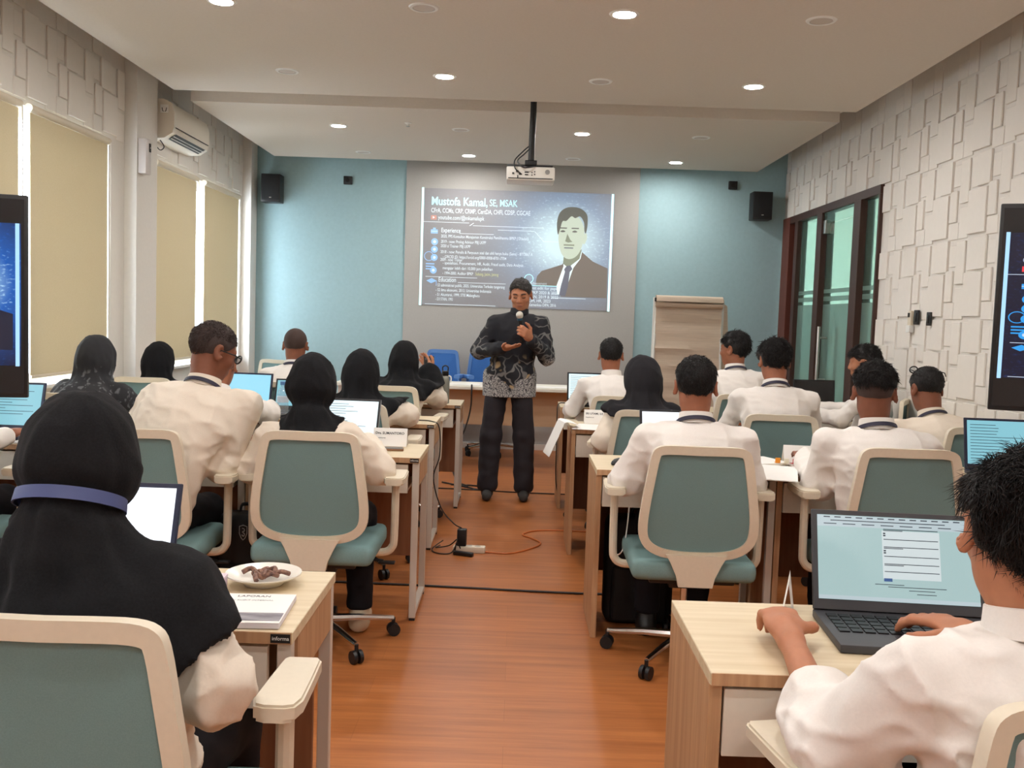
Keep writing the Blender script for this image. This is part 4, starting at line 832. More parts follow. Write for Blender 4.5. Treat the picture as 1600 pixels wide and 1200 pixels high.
# bags
def backpack(loc, rz, lab, emblem):
    t = thing('backpack', lab, 'bag', loc, rz); mb_ = mat('bag_black', srgb(14, 14, 16), rough=.7, noise=.2, scale=(200, 200, 200), bump=.05)
    MB().box((0, 0, .25), (.32, .18, .50), .06, seg=4).build('body', mb_, t); MB().box((0, -.10, .15), (.26, .06, .26), .028, seg=3).build('front_pocket', mb_, t)
    MB().tube([(-.04, 0, .49), (-.03, 0, .53), (.03, 0, .53), (.04, 0, .49)], .008, 6, smooth=4).build('grab_handle', mb_, t)
    for s in (-1, 1): MB().tube([(s*.09, .09, .40), (s*.11, .13, .28), (s*.10, .10, .06)], .014, 6, smooth=4).build('strap', mb_, t)
    if emblem:
        e = bpy.data.objects.new('emblem', None)
        sh = [(-.022, .026), (0, .032), (.022, .026), (.022, -.005), (.012, -.024), (0, -.034), (-.012, -.024), (-.022, -.005)]
        q = MB().tube([(x, -.094, .42+z) for x, z in sh], .0022, 6, closed=True); q.tube([(-.006, -.094, .438), (.006, -.095, .435), (.008, -.095, .427), (-.004, -.095, .422), (.008, -.095, .413), (.002, -.094, .403), (-.008, -.094, .410)], .0025, 6, smooth=4)
        q.build('emblem', mat('emblem_grey', srgb(170, 170, 170), rough=.5), t)
        bpy.data.objects.remove(e)
    else:
        for x, z in ((-.10, .30), (-.03, .33)): MB().box((x, -.096, z), (.012, .008, .05), .002, M=Matrix.Translation((x, 0, z)) @ R4(0, -.5, 0) @ Matrix.Translation((-x, 0, -z))).build('zip_pull', mat('zip_tan', srgb(190, 140, 90), rough=.5), t)
    return t
backpack((-1.165, 4.187, 0), 0, 'black backpack with a grey shield emblem on the left floor', True).scale = (.75, .65, 1)
backpack((.60, 4.41, 0), 0, 'black backpack with tan zip pulls under the right aisle desk', False).scale = (1, .8, 1)

# ------------------------------------------------------------------ people: smooth implicit surfaces meshed with surface nets
f32 = np.float32
def A3(v): return np.array(v, dtype=f32)
def nrm(v): v = np.asarray(v, dtype=f32); return v/max(1e-9, float(np.linalg.norm(v)))
def rc(P, a, b, ra, rb):
    a = A3(a); ba = A3(b)-a; pa = P-a; h = np.clip(pa@ba/max(1e-9, float(ba@ba)), 0, 1)
    return np.sqrt(((pa-h[:, None]*ba)**2).sum(1))-(ra+h*(rb-ra))
def ell(P, c, r, R=None):
    q = P-A3(c)
    if R is not None: q = q@R
    r = A3(r); k0 = np.sqrt(((q/r)**2).sum(1)); k1 = np.sqrt(((q/(r*r))**2).sum(1))
    return k0*(k0-1)/np.maximum(k1, 1e-6)
def smin(a, b, k):
    h = np.clip(.5+.5*(b-a)/k, 0, 1); return b*(1-h)+a*h-k*h*(1-h)
def smax(a, b, k): return -smin(-a, -b, k)
_rs = np.random.RandomState(11)
_WD = [(_rs.randn(3).astype(f32), float(_rs.rand()*6)) for _ in range(24)]
def waves(P, freq, n=5, seed=0):
    o = np.zeros(len(P), f32)
    for i in range(n):
        d, ph = _WD[(i+seed) % 24]; d = d/np.linalg.norm(d); o += np.sin(P@(d*freq*(1+.35*i))+ph+1.7*np.sin(P@(_WD[(i+seed+7) % 24][0]*freq*.35)))/(1+.4*i)
    return o/2.2
def crease(P, freq, seed):
    return (1-np.clip(np.abs(waves(P, freq, 3, seed)), 0, 1))**3.2
def surface(f, lo, hi, h):
    lo = np.asarray(lo, f32); hi = np.asarray(hi, f32); n = np.ceil((hi-lo)/h/4).astype(int)*4+4; B = 4
    nb = n//B
    ax = [lo[i]+(np.arange(nb[i])*B+(B-1)/2)*h for i in range(3)]
    G = np.stack(np.meshgrid(*ax, indexing='ij'), -1).reshape(-1, 3).astype(f32)
    d = f(G).reshape(nb); act = np.abs(d) < B*h*1.25+.02
    V = np.repeat(np.repeat(np.repeat(np.where(d > 0, 1., -1.).astype(f32), B, 0), B, 1), B, 2)
    idx = np.argwhere(act); off = np.stack(np.meshgrid(*[np.arange(B)]*3, indexing='ij'), -1).reshape(-1, 3)
    I = (idx[:, None, :]*B+off[None]).reshape(-1, 3); V[I[:, 0], I[:, 1], I[:, 2]] = f(lo+I.astype(f32)*f32(h))
    sg = V < 0; nx, ny, nz = V.shape
    cnt = np.zeros((nx-1, ny-1, nz-1), np.int8)
    for a in (0, 1):
        for b in (0, 1):
            for c in (0, 1): cnt += sg[a:nx-1+a, b:ny-1+b, c:nz-1+c]
    cells = (cnt > 0) & (cnt < 8); ci = np.argwhere(cells); num = -np.ones(cells.shape, np.int32); num[cells] = np.arange(len(ci))
    pos = np.zeros((len(ci), 3), f32); w = np.zeros(len(ci), f32)
    cv = {}
    for a in (0, 1):
        for b in (0, 1):
            for c in (0, 1): cv[a, b, c] = V[ci[:, 0]+a, ci[:, 1]+b, ci[:, 2]+c]
    for p in cv:
        for axn in range(3):
            if p[axn] == 0:
                q = list(p); q[axn] = 1; q = tuple(q); va, vb = cv[p], cv[q]; m_ = (va < 0) != (vb < 0)
                t = np.where(m_, va/np.where(m_, va-vb, 1), 0); e = np.tile(np.array(p, f32), (len(ci), 1)); e[:, axn] = t
                pos += np.where(m_[:, None], e, 0); w += m_
    pos = lo+(ci+pos/np.maximum(w, 1)[:, None])*h
    quads = []
    for axn in range(3):
        s0 = [slice(1, None)]*3; s0[axn] = slice(0, -1)
        s1 = list(s0); s1[axn] = slice(1, None)
        A = sg[tuple(s0)]; Bm = sg[tuple(s1)]; E = np.argwhere(A != Bm); 
        if not len(E): continue
        E = E+np.array([0 if i == axn else 1 for i in range(3)]); inside = sg[E[:, 0], E[:, 1], E[:, 2]]
        u, v = [(1, 2), (2, 0), (0, 1)][axn]; du = np.zeros(3, int); du[u] = 1; dv = np.zeros(3, int); dv[v] = 1
        ok = np.all(E < np.array(cells.shape), 1); E = E[ok]; inside = inside[ok]
        q = np.stack([num[tuple((E-du-dv).T)], num[tuple((E-dv).T)], num[tuple(E.T)], num[tuple((E-du).T)]], 1)
        q[~inside] = q[~inside][:, ::-1]; quads.append(q)
    Q = np.concatenate(quads); Q = Q[(Q >= 0).all(1)]
    return pos, Q
def sdf_obj(name, f, lo, hi, h, material, parent, mats=None, pick=None):
    v, q = surface(f, lo, hi, h)
    me = bpy.data.meshes.new(name); me.vertices.add(len(v)); me.vertices.foreach_set('co', v.ravel()); me.loops.add(len(q)*4); me.loops.foreach_set('vertex_index', q.ravel().astype(np.int32))
    me.polygons.add(len(q)); me.polygons.foreach_set('loop_start', np.arange(0, len(q)*4, 4, dtype=np.int32)); me.polygons.foreach_set('loop_total', np.full(len(q), 4, np.int32)); me.polygons.foreach_set('use_smooth', np.ones(len(q), bool))
    me.materials.append(material)
    if mats:
        for mm in mats: me.materials.append(mm)
        me.polygons.foreach_set('material_index', pick(v[q].mean(1)).astype(np.int32))
    me.update(); me.validate(); o = bpy.data.objects.new(name, me); C.objects.link(o); o.parent = parent; return o
def rotm(yaw=0, pitch=0, roll=0):
    """columns: head axes right, forward, up; yaw to the left, pitch down positive"""
    return np.array((Euler((0, 0, yaw)).to_matrix() @ Euler((-pitch, 0, 0)).to_matrix() @ Euler((0, roll, 0)).to_matrix()), dtype=f32)

SKIN = {k: mat('skin_'+k, srgb(*c), rough=.55, noise=.06, scale=(40, 40, 40), spec=.35) for k, c in dict(a=(176, 118, 88), b=(150, 94, 68), c=(128, 78, 56), d=(196, 136, 104)).items()}
for M_ in SKIN.values(): M_.node_tree.nodes['Principled BSDF'].inputs['Subsurface Weight'].default_value = .08
M_hair = mat('hair_black', srgb(22, 18, 18), rough=.55, noise=.35, scale=(160, 160, 30), bump=.35, spec=.4)
M_hairbrown = mat('hair_short_brown', srgb(58, 44, 40), rough=.7, noise=.3, scale=(300, 300, 120), bump=.2)
M_hairgrey = mat('hair_greying', srgb(84, 80, 78), rough=.6, noise=.5, scale=(120, 120, 40), bump=.3, col2=srgb(32, 29, 28))
M_fade = mat('hair_fade', srgb(62, 44, 38), rough=.75, noise=.2, scale=(400, 400, 400))
M_shirt = mat('shirt_white', srgb(232, 226, 220), rough=.85, noise=.02, scale=(200, 200, 200), bump=.03, spec=.2)
M_shirtcream = mat('shirt_cream', srgb(230, 218, 202), rough=.85, noise=.02, scale=(200, 200, 200), bump=.03, spec=.2)
M_trous = mat('trousers_black', srgb(24, 22, 26), rough=.85, noise=.1, scale=(200, 200, 200), spec=.2)
M_hijab = mat('headscarf_black', srgb(33, 33, 35), rough=1.0, noise=.15, scale=(250, 250, 250), bump=.12, spec=.03, sheen=.05)
M_hijabg = mat('headscarf_charcoal', srgb(44, 43, 46), rough=1.0, noise=.1, scale=(250, 250, 250), bump=.1, spec=.03, sheen=.05)
M_lany = mat('lanyard_navy', srgb(34, 31, 54), rough=.6); M_lanyblue = mat('lanyard_blue', srgb(70, 80, 126), rough=.6)
M_shoe = mat('shoe_black', srgb(20, 20, 20), rough=.4); M_shoecream = mat('shoe_cream', srgb(206, 190, 164), rough=.6); M_sock = mat('sock_grey', srgb(58, 56, 54), rough=.9)
M_eye = mat('eye_white', srgb(225, 220, 214), rough=.2); M_iris = mat('iris_dark', srgb(24, 16, 12), rough=.2); M_lip = mat('lips', srgb(140, 84, 74), rough=.5)
def leaf_scarf():
    M = bpy.data.materials.new('headscarf_leaf_print'); M.use_nodes = True; nt = M.node_tree; p = nt.nodes['Principled BSDF']; p.inputs['Roughness'].default_value = .85
    tc = nt.nodes.new('ShaderNodeTexCoord'); v = nt.nodes.new('ShaderNodeTexVoronoi'); v.inputs['Scale'].default_value = 34; mp = nt.nodes.new('ShaderNodeMapping'); mp.inputs['Scale'].default_value = (1, 1, .45); mp.inputs['Rotation'].default_value = (.3, .7, .2)
    n = nt.nodes.new('ShaderNodeTexNoise'); n.inputs['Scale'].default_value = 9; ad = nt.nodes.new('ShaderNodeMixRGB'); ad.inputs[0].default_value = .08
    nt.links.new(tc.outputs['Object'], mp.inputs[0]); nt.links.new(mp.outputs[0], ad.inputs[1]); nt.links.new(n.outputs['Color'], ad.inputs[2]); nt.links.new(ad.outputs[0], v.inputs['Vector'])
    r = nt.nodes.new('ShaderNodeValToRGB'); r.color_ramp.elements[0].position = .18; r.color_ramp.elements[0].color = srgb(98, 98, 102); r.color_ramp.elements[1].position = .36; r.color_ramp.elements[1].color = srgb(38, 38, 42)
    nt.links.new(v.outputs['Distance'], r.inputs[0])
    sx = nt.nodes.new('ShaderNodeSeparateXYZ'); nt.links.new(tc.outputs['Object'], sx.inputs[0]); mr = nt.nodes.new('ShaderNodeMapRange'); mr.inputs[1].default_value = 1.06; mr.inputs[2].default_value = 1.0; nt.links.new(sx.outputs[2], mr.inputs[0])
    mx = nt.nodes.new('ShaderNodeMixRGB'); mx.inputs[1].default_value = srgb(36, 36, 40); nt.links.new(mr.outputs[0], mx.inputs[0]); nt.links.new(r.outputs[0], mx.inputs[2]); nt.links.new(mx.outputs[0], p.inputs['Base Color']); return M
def batik():
    M = bpy.data.materials.new('batik_shirt'); M.use_nodes = True; nt = M.node_tree; p = nt.nodes['Principled BSDF']; p.inputs['Roughness'].default_value = .8
    tc = nt.nodes.new('ShaderNodeTexCoord')
    def vor(sc, feat): v = nt.nodes.new('ShaderNodeTexVoronoi'); v.feature = feat; v.inputs['Scale'].default_value = sc; nt.links.new(ds.outputs[0], v.inputs['Vector']); return v
    n = nt.nodes.new('ShaderNodeTexNoise'); n.inputs['Scale'].default_value = 7; nt.links.new(tc.outputs['Object'], n.inputs['Vector'])
    ds = nt.nodes.new('ShaderNodeMixRGB'); ds.inputs[0].default_value = .16; nt.links.new(tc.outputs['Object'], ds.inputs[1]); nt.links.new(n.outputs['Color'], ds.inputs[2])
    def ramp(src, p0, c0, p1, c1): r = nt.nodes.new('ShaderNodeValToRGB'); r.color_ramp.elements[0].position = p0; r.color_ramp.elements[0].color = c0; r.color_ramp.elements[1].position = p1; r.color_ramp.elements[1].color = c1; nt.links.new(src, r.inputs[0]); return r.outputs[0]
    navy, grey, pale, tan = srgb(22, 22, 30), srgb(120, 118, 116), srgb(176, 174, 172), srgb(176, 150, 112)
    vine = ramp(vor(11, 'DISTANCE_TO_EDGE').outputs['Distance'], .03, grey, .065, navy)
    flower = ramp(vor(13, 'F1').outputs['Distance'], .22, tan, .34, navy)
    fine = ramp(vor(60, 'DISTANCE_TO_EDGE').outputs['Distance'], .06, srgb(70, 70, 76), .12, pale)
    sp = nt.nodes.new('ShaderNodeSeparateXYZ'); nt.links.new(tc.outputs['Object'], sp.inputs[0])
    def mrange(src, a, b): m_ = nt.nodes.new('ShaderNodeMapRange'); m_.inputs[1].default_value = a; m_.inputs[2].default_value = b; nt.links.new(src, m_.inputs[0]); return m_.outputs[0]
    def mx(f, a, b, bt='MIX'):
        m_ = nt.nodes.new('ShaderNodeMixRGB'); m_.blend_type = bt
        for s_, v in zip((0, 1, 2), (f, a, b)):
            if hasattr(v, 'links') or hasattr(v, 'is_output'): nt.links.new(v, m_.inputs[s_])
            else: m_.inputs[s_].default_value = v
        return m_.outputs[0]
    low = mrange(sp.outputs[2], 1.12, 1.02)                    # ornament belongs to the front below the chest
    col = mx(low, navy, mx(1.0, vine, flower, 'LIGHTEN'))
    sl = mx(.25, vine, navy)
    ab = nt.nodes.new('ShaderNodeMath'); ab.operation = 'ABSOLUTE'; nt.links.new(sp.outputs[0], ab.inputs[0])
    col = mx(mrange(ab.outputs[0], .17, .20), col, sl)
    wob = nt.nodes.new('ShaderNodeMath'); wob.operation = 'MULTIPLY_ADD'; wob.inputs[1].default_value = .22; nt.links.new(n.outputs[0], wob.inputs[0]); nt.links.new(sp.outputs[2], wob.inputs[2])
    sid = nt.nodes.new('ShaderNodeMath'); sid.operation = 'MULTIPLY_ADD'; sid.inputs[1].default_value = -.75; nt.links.new(ab.outputs[0], sid.inputs[0]); nt.links.new(wob.outputs[0], sid.inputs[2])
    hem = mrange(sid.outputs[0], .965, .945)
    col = mx(hem, col, fine); nt.links.new(col, p.inputs['Base Color']); return M
M_leaf, M_batik = leaf_scarf(), batik()

def head_sdf(q, face=False, ears=True):
    d = ell(q, (0, -.012, .032), (.074, .096, .082)); d = smin(d, ell(q, (0, .028, -.035), (.060, .066, .072)), .04)
    d = smin(d, ell(q, (0, .050, -.088), (.030, .032, .026)), .035); d = smin(d, ell(q, (0, .0, -.062), (.056, .055, .045)), .03)
    if face:
        d = smin(d, rc(q, (0, .088, .020), (0, .104, -.022), .008, .012), .014); 
        for s in (-1, 1): d = smin(d, ell(q, (s*.013, .096, -.026), (.009, .010, .008)), .006)
        for s in (-1, 1):
            d = smin(d, rc(q, (s*.014, .085, .030), (s*.045, .070, .030), .009, .008), .014)
            d = smax(d, -ell(q, (s*.031, .098, .012), (.019, .016, .011)), .010)
            d = smin(d, ell(q, (s*.031, .075, .010), (.016, .012, .012)), .004)
            d = smin(d, ell(q, (s*.040, .058, -.022), (.024, .024, .020)), .02)
        d = smin(d, ell(q, (0, .090, -.054), (.022, .010, .006)), .006); d = smin(d, ell(q, (0, .088, -.066), (.020, .010, .007)), .006)
        d = smax(d, -ell(q, (0, .102, -.060), (.020, .008, .0022)), .004)
    if ears:
        for s in (-1, 1):
            R = np.array(Euler((0.15, 0, s*-.45)).to_matrix(), dtype=f32)
            e = ell(q, (s*.083, -.010, -.003), (.010, .022, .036), R); e = smax(e, -ell(q, (s*.090, -.004, .002), (.008, .011, .020), R), .006); d = smin(d, e, .010)
    return d
def hair_cut(q, style):
    ys = A3([-.13, -.06, -.02, .01, .04, .065, .09, .12])
    zs = {'short': [-.040, -.045, -.02, .005, .030, .062, .074, .078], 'buzz': [-.035, -.035, -.01, .012, .035, .064, .078, .08], 'thick': [-.055, -.060, -.035, -.006, .020, .045, .055, .06], 'long': [-.092, -.080, -.005, .004, .020, .045, .055, .06], 'top': [.018, .018, .024, .034, .046, .056, .060, .06], 'grey': [-.040, -.045, -.02, .0, .030, .066, .080, .085]}[style]
    return np.interp(q[:, 1], ys, A3(zs)).astype(f32)+(.32*q[:, 0]*(q[:, 1] > .03) if style == 'grey' else 0)
def hair_sdf(q, style, vol=(.083, .103, .092), c=(0, -.014, .036), amp=.003, freq=170):
    d = ell(q, c, vol)+amp*waves(q*A3((1, 1, .5)), freq, 5, 2); d = smax(d, (hair_cut(q, style)-q[:, 2])*.8+.002*waves(q, 200, 3, 9), .006)
    for s in (-1, 1): d = smax(d, -ell(q, (s*.098, .000, -.002), (.028, .040, .047)), .008)
    return d
def hand_sdf(P, w, d, n, side, curl, k=.006, sc=1.0, spread=.5):
    """w wrist, d pointing direction, n back-of-hand normal, side +1 thumb on local +x, curl per joint"""
    d = nrm(d); n = nrm(np.asarray(n)-d*np.dot(n, d)); x = np.cross(d, n)*side; w = A3(w)
    R = np.stack([x, d, n], 1).astype(f32)
    o = ell(P, w+d*.048*sc, A3((.041, .054, .0155))*sc, R); o = smin(o, rc(P, w-d*.02, w+d*.03*sc, .025*sc, .024*sc), .02)
    L = [(.028, .040, .024, .018), (.0095, .045, .027, .019), (-.010, .041, .025, .018), (-.028, .032, .019, .016)]
    for i, (ox, l1, l2, l3) in enumerate(L):
        p = w+(d*(.088-.004*abs(i-1))+x*ox)*sc; a = 0.0; cl = curl if np.isscalar(curl) else curl[i]
        for j, l in enumerate((l1, l2, l3)):
            a += cl*(.75 if j == 0 else 1.0); dr = nrm(d*math.cos(a)-n*math.sin(a)+x*(ox*spread*3*(1 if j == 0 else .3))); e = p+dr*l*sc
            o = smin(o, rc(P, p, e, (.0098-.0009*j)*sc, (.0090-.0010*j)*sc), k if j else .010); p = e
    p = w+(d*.030+x*.030)*sc
    for j, l in enumerate((.036, .030, .024)):
        dr = nrm(d*(.55+.25*j)+x*(.75-.35*j)-n*(.25+.25*j*(1 if np.isscalar(curl) and curl > .4 else .3))); e = p+dr*l*sc; o = smin(o, rc(P, p, e, (.0125-.0015*j)*sc, (.0115-.0015*j)*sc), .008); p = e
    return o
def ringmesh(name, prof, n, parent, mm, M, sx=1.0, sy=1.0):
    b = bmesh.new(); rings = [[b.verts.new((r*sx*math.cos(2*math.pi*k/n), r*sy*math.sin(2*math.pi*k/n), z)) for k in range(n)] for r, z in prof]; m_ = len(prof)
    for i in range(m_):
        for k in range(n): b.faces.new((rings[i][k], rings[i][(k+1) % n], rings[(i+1) % m_][(k+1) % n], rings[(i+1) % m_][k]))
    bmesh.ops.recalc_face_normals(b, faces=b.faces); bmesh.ops.transform(b, matrix=M, verts=b.verts)
    o = MB(); o.bm.free(); o.bm = b; return o.build(name, mm, parent)
def basis(x, y, z, t):
    M = Matrix.Identity(4)
    for i in range(3): M[i][0], M[i][1], M[i][2], M[i][3] = float(x[i]), float(y[i]), float(z[i]), float(t[i])
    return M

def person(label, hip, yaw, head, hyaw=0, hpitch=10, hroll=0, female=False, hair='short', skin='b', shirt=None, elb=(None, None), wri=(None, None), curl=(.35, .35), hand_n=((0, 0, 1), (0, 0, 1)), sleeve=(1.0, 1.0), lanyard=None, collar=True, h=.010, hs=.010, scarf=None, hem=None, standing=False, shoes=None, trous=M_trous, face=False, hairmat=None, hairkw={}, fade=None, sleeve_r=1.0, broad=1.0, feet=None, collar_m=None, shoulder_tilt=0.0, bandz=None, legs_fwd=.40, neckfwd=.05, legdx=.10, fold=1.0, hemk=(.17, .9)):
    yaw = math.radians(yaw); base = (hip[0], hip[1], 0)
    t = thing('person', label, 'person', base, yaw)
    Ri = np.array(Euler((0, 0, -yaw)).to_matrix(), dtype=f32)
    loc = lambda p: Ri@(A3(p)-A3(base))
    X, Yf, Zu = A3((1, 0, 0)), A3((0, 1, 0)), A3((0, 0, 1))
    Hd = loc(head); Rh = rotm(math.radians(hyaw)-yaw, math.radians(hpitch), math.radians(hroll))
    H = A3((0, 0, hip[2] if len(hip) > 2 else .565))
    hf = Rh@A3((0, 1, 0)); N = Hd-Yf*neckfwd*(1 if not standing else .35)-A3((0, 0, .158)); N = N+A3((Hd[0]*-.10, 0, 0))
    sw = (.158 if female else .178)*broad; st = math.radians(shoulder_tilt)
    Lx = A3((math.cos(st), 0, math.sin(st)))
    Sh = [N+s*sw*Lx-A3((0, .0, .052)) for s in (-1, 1)]
    E, Wr = [], []
    for i, s in enumerate((-1, 1)):
        e = loc(elb[i]) if elb[i] is not None else A3((Sh[i][0]+s*.075, Sh[i][1]+.13, .735)); E.append(e)
        Wr.append(loc(wri[i]) if wri[i] is not None else A3((e[0]-s*.10, e[1]+.25, .800)))
    sr = sleeve_r
    u = nrm(N-H); L = float(np.linalg.norm(N-H)); lx = nrm(Lx-u*np.dot(Lx, u)); ly = np.cross(u, lx)
    ws = (.150, .142, .152, .164, .156, .09) if female else (.160, .158, .166, .176, .166, .095)
    ds_ = (.115, .108, .112, .115, .098, .062) if female else (.118, .118, .120, .122, .104, .064)
    zs = A3((-.02, .12*L/.45, .24*L/.45, .34*L/.45, .41*L/.45, L+.02))
    def torso(P, grow=0.0):
        q = P-H; a = q@lx; b = q@ly; c = q@u; b = b+.045*np.sin(np.clip(c/L, 0, 1)*3.14)*(1 if not standing else .2)
        w = np.interp(c, zs, A3(ws)*broad).astype(f32)+grow; d = np.interp(c, zs, A3(ds_)).astype(f32)+grow
        e = (np.sqrt((a/w)**2+(b/d)**2)-1)*np.minimum(w, d)
        return smax(e, np.maximum(-.06-c, c-L-.01), .03)
    def limbs(P, g=0.0):
        d = None
        for i in (0, 1):
            k = rc(P, N-A3((0, 0, .035)), Sh[i], .052+g, .047+g)
            a = rc(P, Sh[i], E[i], .050*(.5+.5*sr)+g, .048*sr+g); k = smin(k, a, .03)
            en = E[i]+(Wr[i]-E[i])*sleeve[i]
            k = smin(k, rc(P, E[i], en, .049*sr+g, (.040*sr if sleeve[i] > .8 else .047*sr)+g), .03)
            d = k if d is None else smin(d, k, .03)
        return d
    def shirt_f(P):
        d = smin(torso(P), limbs(P), .04)
        d = d-fold*(.008*crease(P*A3((1, 1, .75)), 20, 3)+.005*crease(P*A3((1, .8, 1.3)), 36, 9))-.0012*waves(P, 60, 3, 12)
        for i in (0, 1):     # folds gathered at the elbow
            r = np.sqrt(((P-E[i])**2).sum(1)); ax = nrm(Wr[i]-Sh[i]); d = d-.0045*np.exp(-(r/.12)**2)*np.sin((P-E[i])@ax*95+2.2*np.sin(P[:, 0]*28+P[:, 2]*17))
        if standing: 
            q = P-H; d = smin(d, np.maximum(smax(np.sqrt((P[:, 0]/.205)**2+((P[:, 1]+.01)/.158)**2)*.17-.17, P[:, 2]-1.0, .05), .785-P[:, 2]), .04)
        nk = rc(P, N+A3((0, .012, .075)), N+A3((0, .03, .16)), .052, .06)
        return smax(d, -nk, .01)
    skm = SKIN[skin]
    # body: one continuous surface under the clothes
    hips = [H+A3((s*.085, .02, -.005)) for s in (-1, 1)]
    if standing: kn = [A3((f[0]*.9, .03, .48)) for f in feet]; an = [A3((f[0], f[1]-.02, .09)) for f in feet]
    else: kn = [A3((s*legdx, legs_fwd, .505)) for s in (-1, 1)]; an = [A3((s*(legdx+.01), legs_fwd-.03, .09)) for s in (-1, 1)]
    hand_dir = [nrm(Wr[i]-E[i]) if standing or elb[i] is not None else nrm(Wr[i]-E[i]+A3((0, .08, -.02))) for i in (0, 1)]
    def body_f(P):
        q = (P-Hd)@Rh; d = head_sdf(q, face, ears=(scarf is None)); d = smin(d, rc(P, Hd+Rh@A3((0, -.018, -.05)), N-A3((0, 0, .01)), .048 if female else .052, .052 if female else .057), .03)
        b = torso(P, -.03); d = smin(d, b, .04)
        for i in (0, 1):
            a = rc(P, Sh[i], E[i], .034, .030); a = smin(a, rc(P, E[i], Wr[i], .036 if sleeve[i] < .8 else .029, .023), .02); d = smin(d, a, .02)
            l = smin(rc(P, hips[i], kn[i], .05, .04), rc(P, kn[i], an[i], .038, .026), .02); l = smin(l, rc(P, an[i]-A3((0, 0, .035)), an[i]+A3((0, .10 if not standing else .12, -.055)), .026, .022), .02); d = smin(d, l, .02)
        for i in (0, 1):
            nn = hand_n[i]
            d = smin(d, hand_sdf(P, Wr[i]+hand_dir[i]*.012, hand_dir[i], Ri@A3(nn), 1 if i == 0 else -1, curl[i]), .012)
        return d
    allp = np.stack([Hd, N, H]+E+Wr+Sh+kn+an); lo, hi = allp.min(0)-.21, allp.max(0)+.21; lo[2] = max(lo[2], -.01)
    sdf_obj('body', body_f, lo, hi, h, skm, t)
    up = np.stack([N, H]+E+Wr+Sh); lo2, hi2 = up.min(0)-.22, up.max(0)+.19
    if standing: lo2[2] = .74
    sdf_obj('shirt', shirt_f, lo2, hi2, hs, shirt or M_shirt, t)
    # trousers
    def tr_f(P):
        d = ell(P, H+A3((0, 0, -.02 if not standing else .0)), (.165 if not standing else .17, .125, .085 if not standing else .14))
        for i in (0, 1):
            r0, r1, r2 = (.088, .068, .062) if not standing else (.086, .080, .078)
            l = smin(rc(P, hips[i], kn[i], r0, r1), rc(P, kn[i], an[i]+A3((0, 0, .01)), r1, r2 if standing else .055), .03); d = smin(d, l, .035)
        d = d-.004*waves(P, 45, 4, 5)
        return np.maximum(d, .055-P[:, 2]) if standing else np.maximum(np.maximum(d, .10-P[:, 2]), -P[:, 2]+.472*(P[:, 1] < .22)*(P[:, 2] > .3))
    lg = np.stack([H]+hips+kn+an); sdf_obj('trousers', tr_f, lg.min(0)-.20, lg.max(0)+.20, .013 if not standing else .009, trous, t)
    for i in (0, 1):
        a = an[i]
        def shoe_f(P): return np.maximum(smin(rc(P, a+A3((0, -.03, -.045)), a+A3((0, .15, -.055)), .038, .034), rc(P, a+A3((0, 0, -.05)), a+A3((0, 0, .01)), .042, .045), .03), .004-P[:, 2])
        sdf_obj('shoe', shoe_f, a-A3((.08, .10, .09)), a+A3((.08, .24, .08)), .009, shoes or M_shoe, t)
    if scarf is None:
        q2 = lambda P: (P-Hd)@Rh
        hm = hairmat or M_hair
        if fade: sdf_obj('short_sides', lambda P: hair_sdf(q2(P), 'short', (.0775, .0985, .085), (0, -.013, .033), .0006), Hd-.17, Hd+.17, .006, fade, t)
        sdf_obj('hair', lambda P: hair_sdf(q2(P), hair, **hairkw), Hd-.17, Hd+.17, .005 if h < .009 else .006, hm, t)
    else:
        hz = hem if hem is not None else N[2]-.20
        scallop = lambda P: .012*np.sin(P[:, 0]*60) if h > .0085 else .011*np.abs(np.sin((P[:, 0]+P[:, 1])*120))
        sp = Sh
        def sc_f(P):
            q = (P-Hd)@Rh
            d = ell(q, (0, -.016, .010), (.096, .114, .126)); d = smin(d, rc(P, Hd+Rh@A3((0, -.03, -.05)), N+A3((0, -.01, .03)), .088, .084), .05)
            c = rc(P, N+A3((0, -.005, .01)), N-A3((0, .0, .04)), .088, .10)
            for i in (0, 1): c = smin(c, rc(P, N-A3((0, 0, .03)), sp[i]-A3((0, 0, .02)), .074, .064), .05); c = smin(c, rc(P, N-A3((0, 0, .05)), sp[i]+(E[i]-sp[i])*.62, .075, .068*(.5+.5*sr)), .05)
            c = smin(c, torso(P, .020), .04); c = smin(c, limbs(P, .018)-.010, .02)
            hemz = hz+hemk[1]*np.maximum(0, np.abs(P[:, 0]-N[0])-hemk[0])+scallop(P)
            c = smax(c, hemz-P[:, 2], .008)
            d = smin(d, c, .045)
            ang = np.arctan2(P[:, 0]-N[0], -(P[:, 1]-N[1])); dn = np.clip((Hd[2]+.05-P[:, 2])/.30, 0, 1)
            d = d-(.001+.004*dn)*(np.sin(ang*8+2.0*np.sin(P[:, 2]*9)+1)+.6*np.sin(ang*15+P[:, 2]*14))-.010*crease(P*A3((1, 1, .45)), 24, 5)*(.3+.7*dn)-.004*crease(P*A3((1, 1, .6)), 50, 8)-.0015*waves(P, 48, 4, 8)
            if bandz is not None: d = d+.020*np.exp(-((P[:, 2]-bandz+.42*(P[:, 1]-N[1]))/.030)**2)
            return smax(d, -ell(q, (0, .112, -.008), (.060, .062, .088)), .012)
        lo3 = np.minimum(Hd, N)-A3((.42, .26, 0)); lo3[2] = hz-.12; hi3 = np.maximum(Hd, N)+A3((.42, .26, .17))
        sdf_obj('headscarf', sc_f, lo3, hi3, hs*.9, scarf, t)
    ax = nrm(Hd-Yf*.02-N+A3((0, .0, .0))); xx = nrm(X-ax*np.dot(X, ax)); yy = np.cross(ax, xx)
